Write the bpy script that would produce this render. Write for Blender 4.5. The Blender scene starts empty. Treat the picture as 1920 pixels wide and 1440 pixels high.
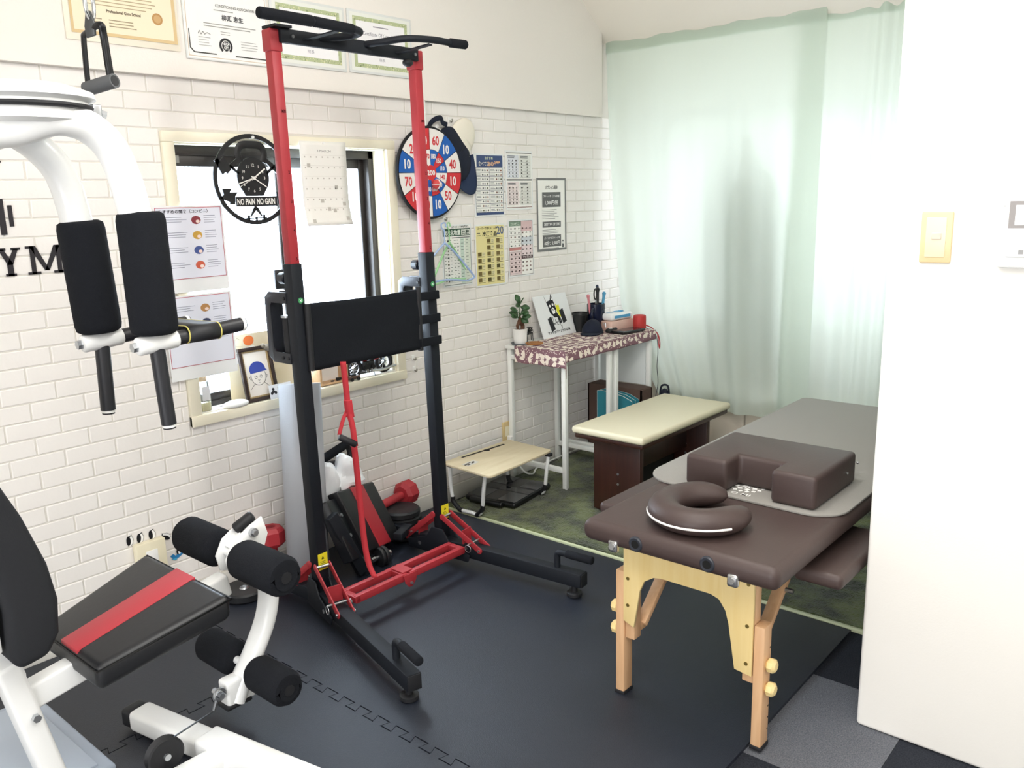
import bpy, bmesh, math, random
from mathutils import Vector, Matrix
random.seed(7)
SC = bpy.context.scene
COL = SC.collection
V3 = Vector
# ------------------------------------------------------------------ camera
CAM_F, YAW, PITCH, ROLL = 1598.346, .858188, .21356, -.0257784     # focal length in pixels of a 1920-wide frame
CAM = V3((0, -2.95146, 1.49935))
_d = V3((math.sin(YAW)*math.cos(PITCH), math.cos(YAW)*math.cos(PITCH), -math.sin(PITCH)))
_r = V3((math.cos(YAW), -math.sin(YAW), 0)); _u = _r.cross(_d)
_r, _u = _r*math.cos(ROLL)+_u*math.sin(ROLL), _u*math.cos(ROLL)-_r*math.sin(ROLL)
cd = bpy.data.cameras.new('camera'); cam = bpy.data.objects.new('camera', cd); COL.objects.link(cam)
cam.matrix_world = Matrix(((_r.x, _u.x, -_d.x, CAM.x), (_r.y, _u.y, -_d.y, CAM.y), (_r.z, _u.z, -_d.z, CAM.z), (0, 0, 0, 1)))
cd.sensor_width = 36; cd.lens = CAM_F/1920*36; cd.clip_start = .02
SC.camera = cam
SC.view_settings.view_transform = 'Standard'; SC.view_settings.look = 'None'
SC.view_settings.gamma = 1; SC.view_settings.use_curve_mapping = False
SC.view_settings.exposure = 0.48
# ------------------------------------------------------------------ daylight and added fill lamps
w = bpy.data.worlds.new('daylight'); SC.world = w; w.use_nodes = True
w.node_tree.nodes['Background'].inputs[0].default_value = (.94, .97, 1, 1)
w.node_tree.nodes['Background'].inputs[1].default_value = 1.0
def area(name, loc, direction, sx, sy, power, col=(1, 1, 1)):
    l = bpy.data.lights.new(name, 'AREA'); l.shape = 'RECTANGLE'; l.size = sx; l.size_y = sy; l.energy = power; l.color = col
    o = bpy.data.objects.new(name, l); COL.objects.link(o); o.location = loc
    o.rotation_euler = V3(direction).to_track_quat('-Z', 'Y').to_euler(); return o
area('daylight_back_window', (2.09, .75, 1.35), (0, -1, -.12), 1.5, 1.4, 190, (.82, .91, 1))
area('daylight_far_window', (5.55, -1.15, 1.55), (-1, 0, -.05), 2.8, 1.8, 36, (1, .98, .955))
area('added_door_fill', (-2.9, -2.7, 1.15), (1, .12, -.02), 2.7, 2.1, 84, (.99, .985, 1))  # fill from an unseen balcony door, added to raise the brightness
area('added_ceiling_fill', (.6, -2.6, 2.66), (0, 0, -1), 1.6, 1.6, 34, (1, .985, .955))  # unseen overhead fill, added to brighten the room
def globe(name, loc, power, rad, col):
    l = bpy.data.lights.new(name, 'POINT'); l.energy = power; l.shadow_soft_size = rad; l.color = col
    o = bpy.data.objects.new(name, l); COL.objects.link(o); o.location = loc
globe('added_fill_near', (.2, -2.9, 2.30), 12, .16, (1, .985, .955))  # unseen fill near the viewer, added to even out the walls
globe('added_fill_mid', (2.05, -1.75, 2.42), 26, .16, (1, .985, .955))  # unseen fill, added to lighten the ceiling and walls
# ------------------------------------------------------------------ pixel -> place helpers (1920x1440 frame), always on a real plane
def _ray(a, b): return _d + _r*((a-960)/CAM_F) - _u*((b-720)/CAM_F)
def WZ(a, b, z=0.): v = _ray(a, b); return CAM + v*((z-CAM.z)/v.z)
def WY(a, b, y=0.): v = _ray(a, b); return CAM + v*((y-CAM.y)/v.y)
def WX(a, b, x=0.): v = _ray(a, b); return CAM + v*((x-CAM.x)/v.x)
# ------------------------------------------------------------------ materials
def lin(c): return c/12.92 if c <= .04045 else ((c+.055)/1.055)**2.4
def hexc(h): return tuple(lin(int(h[i:i+2], 16)/255) for i in (0, 2, 4))
MATS = {}
def mat(name, col, rough=.5, metal=0., noise=None, bump=None, spec=.5, emit=None, sheen=0, coat=0, trans=None):
    if name in MATS: return MATS[name]
    m = bpy.data.materials.new(name); m.use_nodes = True; nt = m.node_tree; N = nt.nodes; L = nt.links
    b = N['Principled BSDF']; c = hexc(col)
    b.inputs['Base Color'].default_value = (*c, 1); b.inputs['Roughness'].default_value = rough
    b.inputs['Metallic'].default_value = metal; b.inputs['Specular IOR Level'].default_value = spec
    b.inputs['Sheen Weight'].default_value = sheen; b.inputs['Coat Weight'].default_value = coat
    tc = N.new('ShaderNodeTexCoord')
    if noise:                                     # (scale, second colour, detail, contrast)
        sc, c2, det, con = noise
        n = N.new('ShaderNodeTexNoise'); n.inputs['Scale'].default_value = sc; n.inputs['Detail'].default_value = det
        r = N.new('ShaderNodeValToRGB'); r.color_ramp.elements[0].position = .5-con; r.color_ramp.elements[1].position = .5+con
        r.color_ramp.elements[0].color = (*c, 1); r.color_ramp.elements[1].color = (*hexc(c2), 1)
        L.new(tc.outputs['Object'], n.inputs['Vector']); L.new(n.outputs['Fac'], r.inputs['Fac']); L.new(r.outputs['Color'], b.inputs['Base Color'])
    if bump:                                      # (scale, strength, distance)
        sc, st, di = bump
        n = N.new('ShaderNodeTexNoise'); n.inputs['Scale'].default_value = sc; n.inputs['Detail'].default_value = 4
        bp = N.new('ShaderNodeBump'); bp.inputs['Strength'].default_value = st; bp.inputs['Distance'].default_value = di
        L.new(tc.outputs['Object'], n.inputs['Vector']); L.new(n.outputs['Fac'], bp.inputs['Height']); L.new(bp.outputs['Normal'], b.inputs['Normal'])
    MATS[name] = m; return m
def wood(name, c1, c2, axis='X', scale=9, rough=.5):
    if name in MATS: return MATS[name]
    m = mat(name, c1, rough); N = m.node_tree.nodes; L = m.node_tree.links; b = N['Principled BSDF']
    tc = N.new('ShaderNodeTexCoord'); mp = N.new('ShaderNodeMapping'); n = N.new('ShaderNodeTexNoise'); r = N.new('ShaderNodeValToRGB')
    s = [scale*6]*3; s['XYZ'.index(axis)] = scale*.5; mp.inputs['Scale'].default_value = s
    n.inputs['Scale'].default_value = 1; n.inputs['Detail'].default_value = 5; n.inputs['Distortion'].default_value = .6
    r.color_ramp.elements[0].color = (*hexc(c1), 1); r.color_ramp.elements[1].color = (*hexc(c2), 1)
    r.color_ramp.elements[0].position = .3; r.color_ramp.elements[1].position = .7
    L.new(tc.outputs['Object'], mp.inputs['Vector']); L.new(mp.outputs['Vector'], n.inputs['Vector'])
    L.new(n.outputs['Fac'], r.inputs['Fac']); L.new(r.outputs['Color'], b.inputs['Base Color']); return m
def thin(name, col, translucent=.5, transparent=.2, tint=None, rough=.8):
    """cloth or frosted glass: diffuse + translucent + a little see-through"""
    if name in MATS: return MATS[name]
    m = bpy.data.materials.new(name); m.use_nodes = True; N = m.node_tree.nodes; L = m.node_tree.links; N.clear()
    o = N.new('ShaderNodeOutputMaterial'); d = N.new('ShaderNodeBsdfDiffuse'); t = N.new('ShaderNodeBsdfTranslucent'); g = N.new('ShaderNodeBsdfTransparent')
    d.inputs[0].default_value = (*hexc(col), 1); t.inputs[0].default_value = (*hexc(tint or col), 1); g.inputs[0].default_value = (*hexc(tint or col), 1)
    a = N.new('ShaderNodeMixShader'); a.inputs[0].default_value = translucent; b = N.new('ShaderNodeMixShader'); b.inputs[0].default_value = transparent
    L.new(d.outputs[0], a.inputs[1]); L.new(t.outputs[0], a.inputs[2]); L.new(a.outputs[0], b.inputs[1]); L.new(g.outputs[0], b.inputs[2]); L.new(b.outputs[0], o.inputs[0])
    MATS[name] = m; return m
# ------------------------------------------------------------------ mesh builder
Zup = V3((0, 0, 1))
class MB:
    def __init__(s): s.v = []; s.f = []
    def add(s, vs, fs):
        n = len(s.v); s.v += [V3(p) for p in vs]; s.f += [tuple(i+n for i in f) for f in fs]; return s
    def box(s, c, size, rot=None):
        c = V3(c); h = V3(size)/2; R = rot or Matrix.Identity(3)
        vs = [c + R @ V3((x*h.x, y*h.y, z*h.z)) for x in (-1, 1) for y in (-1, 1) for z in (-1, 1)]
        return s.add(vs, [(0, 1, 3, 2), (4, 6, 7, 5), (0, 4, 5, 1), (2, 3, 7, 6), (0, 2, 6, 4), (1, 5, 7, 3)])
    def bx(s, a, b): a = V3(a); b = V3(b); return s.box((a+b)/2, [abs(x) for x in (b-a)])
    def bar(s, p0, p1, w, h, up=Zup):
        p0 = V3(p0); p1 = V3(p1); d = (p1-p0); l = d.length; d.normalize(); up = V3(up)
        sd = d.cross(up)
        if sd.length < 1e-4: sd = d.cross(V3((1, 0, 0)))
        sd.normalize(); u = sd.cross(d).normalized()
        return s.box((p0+p1)/2, (l, w, h), Matrix((d, sd, u)).transposed())
    def rbox(s, c, size, r, seg=3, rot=None, taper=None):
        bm = bmesh.new(); bmesh.ops.create_cube(bm, size=1); c = V3(c)
        for v in bm.verts: v.co = V3((v.co.x*size[0], v.co.y*size[1], v.co.z*size[2]))
        if taper:
            for v in bm.verts: taper(v.co)
        bmesh.ops.bevel(bm, geom=bm.edges[:], offset=r, segments=seg, profile=.5, affect='EDGES', clamp_overlap=True)
        R = rot or Matrix.Identity(3); bm.verts.index_update()
        s.add([c + R @ v.co for v in bm.verts], [[v.index for v in f.verts] for f in bm.faces]); bm.free(); return s
    def ring(s, pts_frames, n, cap=True, closed=False):
        k = len(pts_frames); vs = []
        for (p, a, b, ra, rb) in pts_frames:
            for i in range(n):
                t = 2*math.pi*i/n; vs.append(p + a*(ra*math.cos(t)) + b*(rb*math.sin(t)))
        fs = []
        for j in range(k if closed else k-1):
            for i in range(n):
                i2 = (i+1) % n; j2 = (j+1) % k; fs.append((j*n+i, j*n+i2, j2*n+i2, j2*n+i))
        if cap and not closed: fs += [tuple(range(n))[::-1], tuple((k-1)*n+i for i in range(n))]
        return s.add(vs, fs)
    def tube(s, pts, r, n=12, cap=True, closed=False, r2=None, up=None):
        pts = [V3(p) for p in pts]; k = len(pts); fr = []; a = None
        for i, p in enumerate(pts):
            if closed: d = pts[(i+1) % k]-pts[i-1]
            else: d = pts[min(i+1, k-1)]-pts[max(i-1, 0)]
            d.normalize()
            if a is None or up is not None:
                ref = V3(up) if up is not None else (Zup if abs(d.z) < .9 else V3((1, 0, 0)))
                a = d.cross(ref)
                if a.length < 1e-5: a = d.cross(V3((.3, 1, .1)))
                a.normalize()
            else:
                a = (a - d*a.dot(d)).normalized()
            b = a.cross(d).normalized()
            ri = r[i] if isinstance(r, (list, tuple)) else r
            rj = ri if r2 is None else (r2[i] if isinstance(r2, (list, tuple)) else r2)
            fr.append((p, a, b, ri, rj))
        return s.ring(fr, n, cap, closed)
    def cyl(s, p0, p1, r, r1=None, n=20): return s.tube([p0, p1], [r, r if r1 is None else r1], n)
    def disc_grip(s, p0, p1, r, e=.012, n=20):      # cylinder with rounded ends
        p0 = V3(p0); p1 = V3(p1); d = (p1-p0).normalized()
        return s.tube([p0, p0+d*e*.3, p0+d*e, p1-d*e, p1-d*e*.3, p1], [r-e, r-e*.35, r, r, r-e*.35, r-e], n)
    def lathe(s, prof, c=(0, 0, 0), n=24, rot=None):
        c = V3(c); R = rot or Matrix.Identity(3); vs = []; k = len(prof)
        for (r, z) in prof:
            for i in range(n): t = 2*math.pi*i/n; vs.append(c + R @ V3((r*math.cos(t), r*math.sin(t), z)))
        fs = [(j*n+i, j*n+(i+1) % n, (j+1)*n+(i+1) % n, (j+1)*n+i) for j in range(k-1) for i in range(n)]
        fs += [tuple(range(n))[::-1], tuple((k-1)*n+i for i in range(n))]
        return s.add(vs, fs)
    def ell(s, c, rad, n=16, m=10, rot=None):
        R = rot or Matrix.Identity(3); c = V3(c); vs = [c+R @ V3((0, 0, -rad[2]))]; fs = []
        for j in range(1, m):
            ph = -math.pi/2+math.pi*j/m
            for i in range(n):
                t = 2*math.pi*i/n; vs.append(c+R @ V3((rad[0]*math.cos(ph)*math.cos(t), rad[1]*math.cos(ph)*math.sin(t), rad[2]*math.sin(ph))))
        vs.append(c+R @ V3((0, 0, rad[2]))); e = len(vs)-1
        for i in range(n): fs.append((0, 1+(i+1) % n, 1+i)); fs.append((e, e-n+i, e-n+(i+1) % n))
        for j in range(m-2):
            for i in range(n): a = 1+j*n; fs.append((a+i, a+(i+1) % n, a+n+(i+1) % n, a+n+i))
        return s.add(vs, fs)
    def prism(s, poly, O, U, V, th):                # polygon (u, v) in the plane O+uU+vV, extruded by th along U x V
        O = V3(O); U = V3(U); V = V3(V); N = U.cross(V).normalized()*th; n = len(poly)
        a = [O+U*p[0]+V*p[1] for p in poly]
        return s.add(a+[p+N for p in a], [tuple(range(n))[::-1], tuple(range(n, 2*n))]+[(i, (i+1) % n, n+(i+1) % n, n+i) for i in range(n)])
    def poly(s, pts): return s.add(pts, [tuple(range(len(pts)))])
    def sheet(s, grid):                             # rows of points -> open surface
        m = len(grid); n = len(grid[0])
        return s.add([p for r in grid for p in r], [(j*n+i, j*n+i+1, (j+1)*n+i+1, (j+1)*n+i) for j in range(m-1) for i in range(n-1)])
    def mesh(s, name, bevel=0, seg=2, smooth=40):
        me = bpy.data.meshes.new(name); me.from_pydata([tuple(p) for p in s.v], [], s.f)
        bm = bmesh.new(); bm.from_mesh(me); bmesh.ops.recalc_face_normals(bm, faces=bm.faces[:])
        if bevel:
            es = [e for e in bm.edges if len(e.link_faces) == 2 and e.calc_face_angle(0) > .6]
            bmesh.ops.bevel(bm, geom=es, offset=bevel, segments=seg, profile=.5, affect='EDGES', clamp_overlap=True)
        bm.to_mesh(me); bm.free()
        if smooth:
            for p in me.polygons: p.use_smooth = True
            me.set_sharp_from_angle(angle=math.radians(smooth))
        return me
    def build(s, name, m, parent=None, bevel=0, seg=2, smooth=40, label=None, solid=0):
        me = s.mesh(name, bevel, seg, smooth); me.materials.append(m)
        o = bpy.data.objects.new(name, me); COL.objects.link(o)
        if parent is not None: adopt(o, parent)
        if label: o['label'] = label
        if solid:
            md = o.modifiers.new('thickness', 'SOLIDIFY'); md.thickness = solid; md.offset = 0
        return o
def adopt(o, parent):
    o.parent = parent
    if parent.parent is None: o.matrix_parent_inverse = parent.matrix_basis.inverted()
def thing(name, label, cat, loc=(0, 0, 0), group=None):
    o = bpy.data.objects.new(name, None); COL.objects.link(o); o.location = loc; o.empty_display_size = .05
    return tag(o, label, cat, group)
def tag(o, label, cat, group=None):
    o['label'] = label; o['category'] = cat
    if group: o['group'] = group
    return o
def struct(o, label=None):
    o['kind'] = 'structure'
    if label: o['label'] = label
    return o
def rotm(ax, deg): return Matrix.Rotation(math.radians(deg), 3, ax)
def arc(c, a, b, r, t0, t1, n):
    c = V3(c); a = V3(a); b = V3(b)
    return [c+a*(r*math.cos(math.radians(t0+(t1-t0)*i/n)))+b*(r*math.sin(math.radians(t0+(t1-t0)*i/n))) for i in range(n+1)]
def bez(pts, n=8):                                   # Catmull-Rom through the points
    pts = [V3(p) for p in pts]; q = [pts[0]*2-pts[1]]+pts+[pts[-1]*2-pts[-2]]; out = []
    for i in range(1, len(q)-2):
        for k in range(n):
            t = k/n; a, b, c, d = q[i-1], q[i], q[i+1], q[i+2]
            out.append(.5*((2*b)+(c-a)*t+(2*a-5*b+4*c-d)*t*t+(3*b-a-3*c+d)*t*t*t))
    return out+[pts[-1]]
_TX = {}
def text_geo(body, bold=0.):
    k = (body, bold)
    if k in _TX: return _TX[k]
    c = bpy.data.curves.new('lettering', 'FONT'); c.body = body; c.resolution_u = 2; c.offset = bold
    o = bpy.data.objects.new('lettering', c); COL.objects.link(o)
    me = o.evaluated_get(bpy.context.evaluated_depsgraph_get()).to_mesh()
    vs = [(v.co.x, v.co.y) for v in me.vertices]; fs = [tuple(p.vertices) for p in me.polygons]
    bpy.data.objects.remove(o); bpy.data.curves.remove(c)
    x0 = min(v[0] for v in vs); x1 = max(v[0] for v in vs); y0 = min(v[1] for v in vs); y1 = max(v[1] for v in vs)
    _TX[k] = ([((a-x0)/(x1-x0), (b-y0)/(y1-y0)) for a, b in vs], fs, (x1-x0)/(y1-y0)); return _TX[k]
class Sheet:
    """flat printed matter: a paper with layers of print a fraction of a millimetre above it (u right, v down)"""
    def __init__(s, O, U, V, w, h):
        s.O = V3(O); s.U = V3(U).normalized(); s.V = V3(V).normalized(); s.N = s.V.cross(s.U).normalized(); s.w = w; s.h = h; s.mb = {}; s.k = 0
    def P(s, u, v, l=0): return s.O+s.U*u+s.V*v+s.N*l
    def m(s, key): return s.mb.setdefault(key, MB())
    def rect(s, key, u0, v0, u1, v1, l=1):
        s.m(key).poly([s.P(u0, v0, l*4e-4), s.P(u0, v1, l*4e-4), s.P(u1, v1, l*4e-4), s.P(u1, v0, l*4e-4)]); return s
    def frame(s, key, u0, v0, u1, v1, t, l=1):
        s.rect(key, u0, v0, u1, v0+t, l); s.rect(key, u0, v1-t, u1, v1, l); s.rect(key, u0, v0+t, u0+t, v1-t, l); s.rect(key, u1-t, v0+t, u1, v1-t, l); return s
    def pol(s, key, pts, l=1): s.m(key).poly([s.P(a, b, l*4e-4) for a, b in pts]); return s
    def disc(s, key, u, v, r, l=1, n=20, ry=None, t0=0, t1=360):
        return s.pol(key, [(u+r*math.cos(math.radians(t0+(t1-t0)*i/n)), v+(ry or r)*math.sin(math.radians(t0+(t1-t0)*i/n))) for i in range(n+(0 if t1-t0 == 360 else 1))], l)
    def line(s, key, pts, t, l=1):
        for (a, b), (c, d) in zip(pts, pts[1:]):
            q = math.hypot(c-a, d-b) or 1; nx = -(d-b)/q*t/2; ny = (c-a)/q*t/2; ex = (c-a)/q*t*.3; ey = (d-b)/q*t*.3
            s.pol(key, [(a+nx-ex, b+ny-ey), (a-nx-ex, b-ny-ey), (c-nx+ex, d-ny+ey), (c+nx+ex, d+ny+ey)], l)
        return s
    def text(s, key, body, u, v, h, wmax=None, l=2, bold=.02, align='c', rot=0):
        vs, fs, asp = text_geo(body, bold); wd = asp*h
        if wmax: wd = wmax
        u0 = u-wd/2 if align == 'c' else (u if align == 'l' else u-wd); cr, sr = math.cos(math.radians(rot)), math.sin(math.radians(rot))
        pts = []
        for a, b in vs:
            x = u0+a*wd-u; y = h*(.5-b); pts.append(s.P(u+x*cr-y*sr, v+x*sr+y*cr, l*4e-4))
        s.m(key).add(pts, fs); return s
    def lines(s, key, u0, u1, v, step, n, t=.0012, ragged=.3, l=1):
        for i in range(n): s.rect(key, u0, v+i*step, u1-(u1-u0)*ragged*random.random(), v+i*step+t, l)
        return s
    def paper(s, name, m, parent, th=.0008, bend=None):
        mb = MB(); mb.prism([(0, 0), (s.w, 0), (s.w, s.h), (0, s.h)], s.P(0, 0, 0), s.U, s.V, th); return mb.build(name, m, parent, smooth=0)
    def finish(s, parent, names=None):
        for key, mb in s.mb.items(): mb.build((names or {}).get(key, 'print'), INK(key), parent, smooth=0)['kind'] = 'stuff'
def INK(h): return mat('ink_'+h, h, .7, spec=.2)
# ================================================================== the room
M_white = mat('painted_wall', 'f4f1ea', .8, bump=(220, .12, .002))
M_upper = mat('textured_wallpaper', 'efeae3', .85, bump=(160, .25, .003))
M_joint = mat('brick_joint', 'dcd8cf', .9)
M_brick = mat('white_brick', 'f3f0ec', .8, noise=(3.2, 'ece7e2', 3, .3), bump=(60, .15, .004))
M_ceil = mat('ceiling_paint', 'f3ede2', .9)
M_black_t = mat('black_tube', '14181f', .6, spec=.3)
M_beige = mat('beige_panel', 'cfc7ba', .7)
M_whitepl = mat('white_plastic', 'f2f2ef', .4)
WX0, WX1 = -2.6, 4.75
OPX0, OPX1, OPZ0, OPZ1 = 1.600, 2.600, .735, 1.735        # opening of window_1
# brick-papered wall: backing around the window opening
mb = MB()
T = .14
for a, b in (((WX0, 0, 0), (OPX0, T, 2.9)), ((OPX1, 0, 0), (WX1, T, 2.9)), ((OPX0, 0, 0), (OPX1, T, OPZ0)), ((OPX0, 0, OPZ1), (OPX1, T, 2.9))): mb.bx(a, b)
wall_back = struct(mb.build('wall_back', M_joint, smooth=0), 'white brick-patterned back wall with a window')
BH, BL, ZT, XJ = .0588, .17095, 1.94868, 3.24153
G = .0038; D = .0024; CH = .0035
def brick_geo(mb, x0, x1, z0, z1, jit=0.):
    x0 += G/2; x1 -= G/2; z0 += G/2; z1 -= G/2
    if x1-x0 < .012 or z1-z0 < .01: return False
    j = lambda: random.uniform(-jit, jit)
    A = [(x0, 0, z0), (x1, 0, z0), (x1, 0, z1), (x0, 0, z1)]
    B = [(x0+CH+j(), -D, z0+CH*.7+j()), (x1-CH+j(), -D, z0+CH*.7+j()), (x1-CH+j(), -D, z1-CH*.7+j()), (x0+CH+j(), -D, z1-CH*.7+j())]
    mb.add(A+B, [(4, 5, 6, 7), (0, 1, 5, 4), (1, 2, 6, 5), (2, 3, 7, 6), (3, 0, 4, 7)]); return True
cells = []
for row in range(0, 33):
    z1 = ZT-row*BH; z0 = max(z1-BH, .082)
    if z1 < .09: break
    off = 0 if row % 2 == 0 else .5
    for k in range(-20, 10):
        x0 = XJ+(k+off)*BL; x1 = x0+BL
        if x1 < .55 or x0 > 4.72: continue
        x1 = min(x1, 4.75)
        for (a, b, c, e) in [(x0, x1, z0, z1)]:
            ox0, ox1, oz0, oz1 = 1.56, 2.645, .69, 1.768
            if b <= ox0 or a >= ox1 or e <= oz0 or c >= oz1: cells.append((a, b, c, e, True)); continue
            if a < ox0: cells.append((a, ox0, c, e, False))
            if b > ox1: cells.append((ox1, b, c, e, False))
            xa, xb = max(a, ox0), min(b, ox1)
            if c < oz0: cells.append((xa, xb, c, oz0, False))
            if e > oz1: cells.append((xa, xb, oz1, e, False))
def cell_key(c):
    x = (c[0]+c[1])/2; z = (c[2]+c[3])/2
    if x < .98: return 99+x
    d = math.hypot(x, 2.95)*(1 if c[4] else 1.25)
    if 1.12 < x < 1.75 and z < .3: d += 1.0           # behind the exercise seat
    if 1.74 < x < 2.15 and z < .85: d += .6
    return d
cells.sort(key=cell_key)
variants = []
for i in range(4):
    m_ = MB(); brick_geo(m_, -BL/2, BL/2, -BH/2, BH/2, .0012); me = m_.mesh('brick', smooth=0); me.materials.append(M_brick); variants.append(me)
rest = MB(); n_part = 0
for c in cells:
    full = abs((c[1]-c[0])-BL) < 1e-4 and abs((c[3]-c[2])-BH) < 1e-4
    if n_part < 290 and full:
        o = bpy.data.objects.new('brick', random.choice(variants)); COL.objects.link(o)
        o.location = ((c[0]+c[1])/2, 0, (c[2]+c[3])/2); o.parent = wall_back; n_part += 1
    else:
        brick_geo(rest, *c[:4], .0012)
o = rest.build('brick_field', M_brick, wall_back, smooth=0); o['kind'] = 'stuff'
# upper wall band (slightly proud), ceiling, slope, other walls
struct(MB().bx((WX0, -.03, 1.947), (4.235, 0, 2.9)).build('wall_upper', M_upper, smooth=0), 'plain white wall band above the bricks')
struct(MB().bx((WX0, -.012, 0), (4.40, 0, .08)).build('baseboard_back', mat('baseboard', 'd9d7d0', .6), bevel=.003), 'pale baseboard under the brick wall')
struct(MB().bx((2.795, -.035, .0), (2.828, -.0045, 1.947)).build('trim_1', M_whitepl, bevel=.006), 'slim white conduit running up the brick wall')
mb = MB()
mb.prism([(4.9, 1.895), (3.75, 2.766), (3.75, 2.84), (4.9, 2.84)], (0, .0, 0), (1, 0, 0), (0, 0, 1), 5.2)
mb.bx((WX0, -5.2, 2.76), (3.76, 0, 2.86))
struct(mb.build('ceiling', M_ceil, smooth=0), 'cream ceiling sloping down to the curtain')
# far wall with a big window behind the curtain
FX = 4.75
mb = MB()
for a, b in (((FX, -5.2, 0), (FX+.12, .14, .70)), ((FX, -.10, .70), (FX+.12, .14, 2.9)), ((FX, -5.2, .70), (FX+.12, -2.5, 2.9)), ((FX, -2.5, 1.99), (FX+.12, -.10, 2.9))): mb.bx(a, b)
struct(mb.build('wall_far', M_beige, smooth=0), 'beige far wall behind the curtain')
# partition on the right, with rounded corner
mb = MB(); mb.bx((2.28, -5.2, 0), (2.42, -2.252, 2.8))
struct(mb.build('wall_right', M_white, bevel=.012, seg=3), 'white partition wall in the right foreground')
mb = MB()
for a, b in (((WX0-.1, -1.35, 0), (WX0, .14, 2.8)), ((WX0-.1, -5.2, 0), (WX0, -4.05, 2.8)), ((WX0-.1, -4.05, 2.15), (WX0, -1.35, 2.8)), ((WX0-.1, -4.05, 0), (WX0, -1.35, .06))): mb.bx(a, b)
struct(mb.build('wall_left', M_white, smooth=0), 'white wall with an added balcony door opening behind the viewer')  # door opening added to let the fill light in
mb = MB()
for y in (-4.05, -2.72, -1.39): mb.bx((WX0-.07, y, .06), (WX0-.03, y+.04, 2.15))
mb.bx((WX0-.07, -4.05, .06), (WX0-.03, -1.35, .10)); mb.bx((WX0-.07, -4.05, 2.11), (WX0-.03, -1.35, 2.15))
w3 = struct(mb.build('window_added', mat('aluminium', '9a9c9c', .4, .6), bevel=.003), 'added balcony door frame behind the viewer')  # unseen frame, added around the opening for the fill light
mb = MB(); mb.bx((4.372, -2.4, .0), (4.39, -.905, .44)); mb.bx((4.372, -.895, .0), (4.39, -.02, .44))
struct(mb.build('baseboard_far', mat('beige_board', 'd5cabb', .6), bevel=.002), 'pale beige boards below the curtain hem')
mb = MB(); mb.bx((WX0, -5.3, 0), (FX, -5.2, 2.8))
struct(mb.build('wall_front', M_white, smooth=0), 'white wall behind the viewer')
# window_2 frame in the far wall
mb = MB()
for y in (-2.5, -1.32, -.135): mb.bx((FX+.03, y, .70), (FX+.08, y+.035, 1.99))
mb.bx((FX+.03, -2.5, .70), (FX+.08, -.10, .735)); mb.bx((FX+.03, -2.5, 1.955), (FX+.08, -.10, 1.99))
w2 = struct(mb.build('window_2', mat('aluminium', '9a9c9c', .4, .6), bevel=.003), 'bright window hidden behind the mint curtain')
M_glass = thin('frosted_glass', 'f4f8fb', .85, .55)
for y0, y1 in ((-2.465, -1.32), (-1.285, -.135)): MB().bx((FX+.05, y0, .735), (FX+.056, y1, 1.955)).build('pane', M_glass, w2, smooth=0)
# ------------------------------------------------------------------ window_1: cream casing, dark sliding sashes, wired frosted panes
M_cream = mat('cream_casing', 'f0ead4', .45)
M_bronze = mat('bronze_aluminium', '322e2b', .4, .3)
wl = bpy.data.objects.new('window_1', None); COL.objects.link(wl); wl.location = (2.1, 0, .7); struct(wl, 'cream-cased sliding window with dark sashes and frosted wired glass')
cz = .045
def casing(a, b): MB().bx(a, b).build('casing', M_cream, wl, bevel=.003)
casing((1.560, -.016, OPZ1-.008), (2.645, .004, OPZ1+.030)); casing((1.560, -.016, .69), (OPX0+.004, .004, OPZ1-.008)); casing((OPX1-.004, -.016, .69), (2.645, .004, OPZ1-.008))
MB().bx((1.560, -.020, .690), (2.645, .09, OPZ0-.004)).build('window_sill', M_cream, wl, bevel=.003)
MB().bx((OPX0-.001, .0, OPZ0), (OPX0+.012, .09, OPZ1)).build('jamb', M_cream, wl); MB().bx((OPX1-.012, .0, OPZ0), (OPX1+.001, .09, OPZ1)).build('jamb', M_cream, wl)
MB().bx((OPX0, .0, OPZ1-.012), (OPX1, .09, OPZ1+.001)).build('jamb', M_cream, wl)
fx0, fx1, fz0, fz1 = OPX0+.012, OPX1-.012, OPZ0, OPZ1-.012
mb = MB(); mb.bx((fx0, .07, fz1-.035), (fx1, .135, fz1)); mb.bx((fx0, .07, fz0), (fx1, .135, fz0+.02)); mb.bx((fx0, .07, fz0), (fx0+.016, .135, fz1)); mb.bx((fx1-.03, .07, fz0), (fx1, .135, fz1))
mb.build('window_frame', M_bronze, wl, bevel=.002)
def sash(x0, x1, y, sw):
    m = MB(); m.bx((x0, y, fz0+.02), (x0+sw, y+.02, fz1-.03)); m.bx((x1-sw, y, fz0+.02), (x1, y+.02, fz1-.03)); m.bx((x0+sw, y, fz1-.075), (x1-sw, y+.02, fz1-.03)); m.bx((x0+sw, y, fz0+.02), (x1-sw, y+.02, fz0+.05))
    s = m.build('sash', M_bronze, wl, bevel=.002)
    MB().bx((x0+sw*.7, y+.007, fz0+.03), (x1-sw*.7, y+.012, fz1-.05)).build('pane', M_glass, s, smooth=0)
    return s
sL = sash(fx0+.004, 2.10, .080, .022); sR = sash(2.07, fx1-.028, .105, .030)
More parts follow.
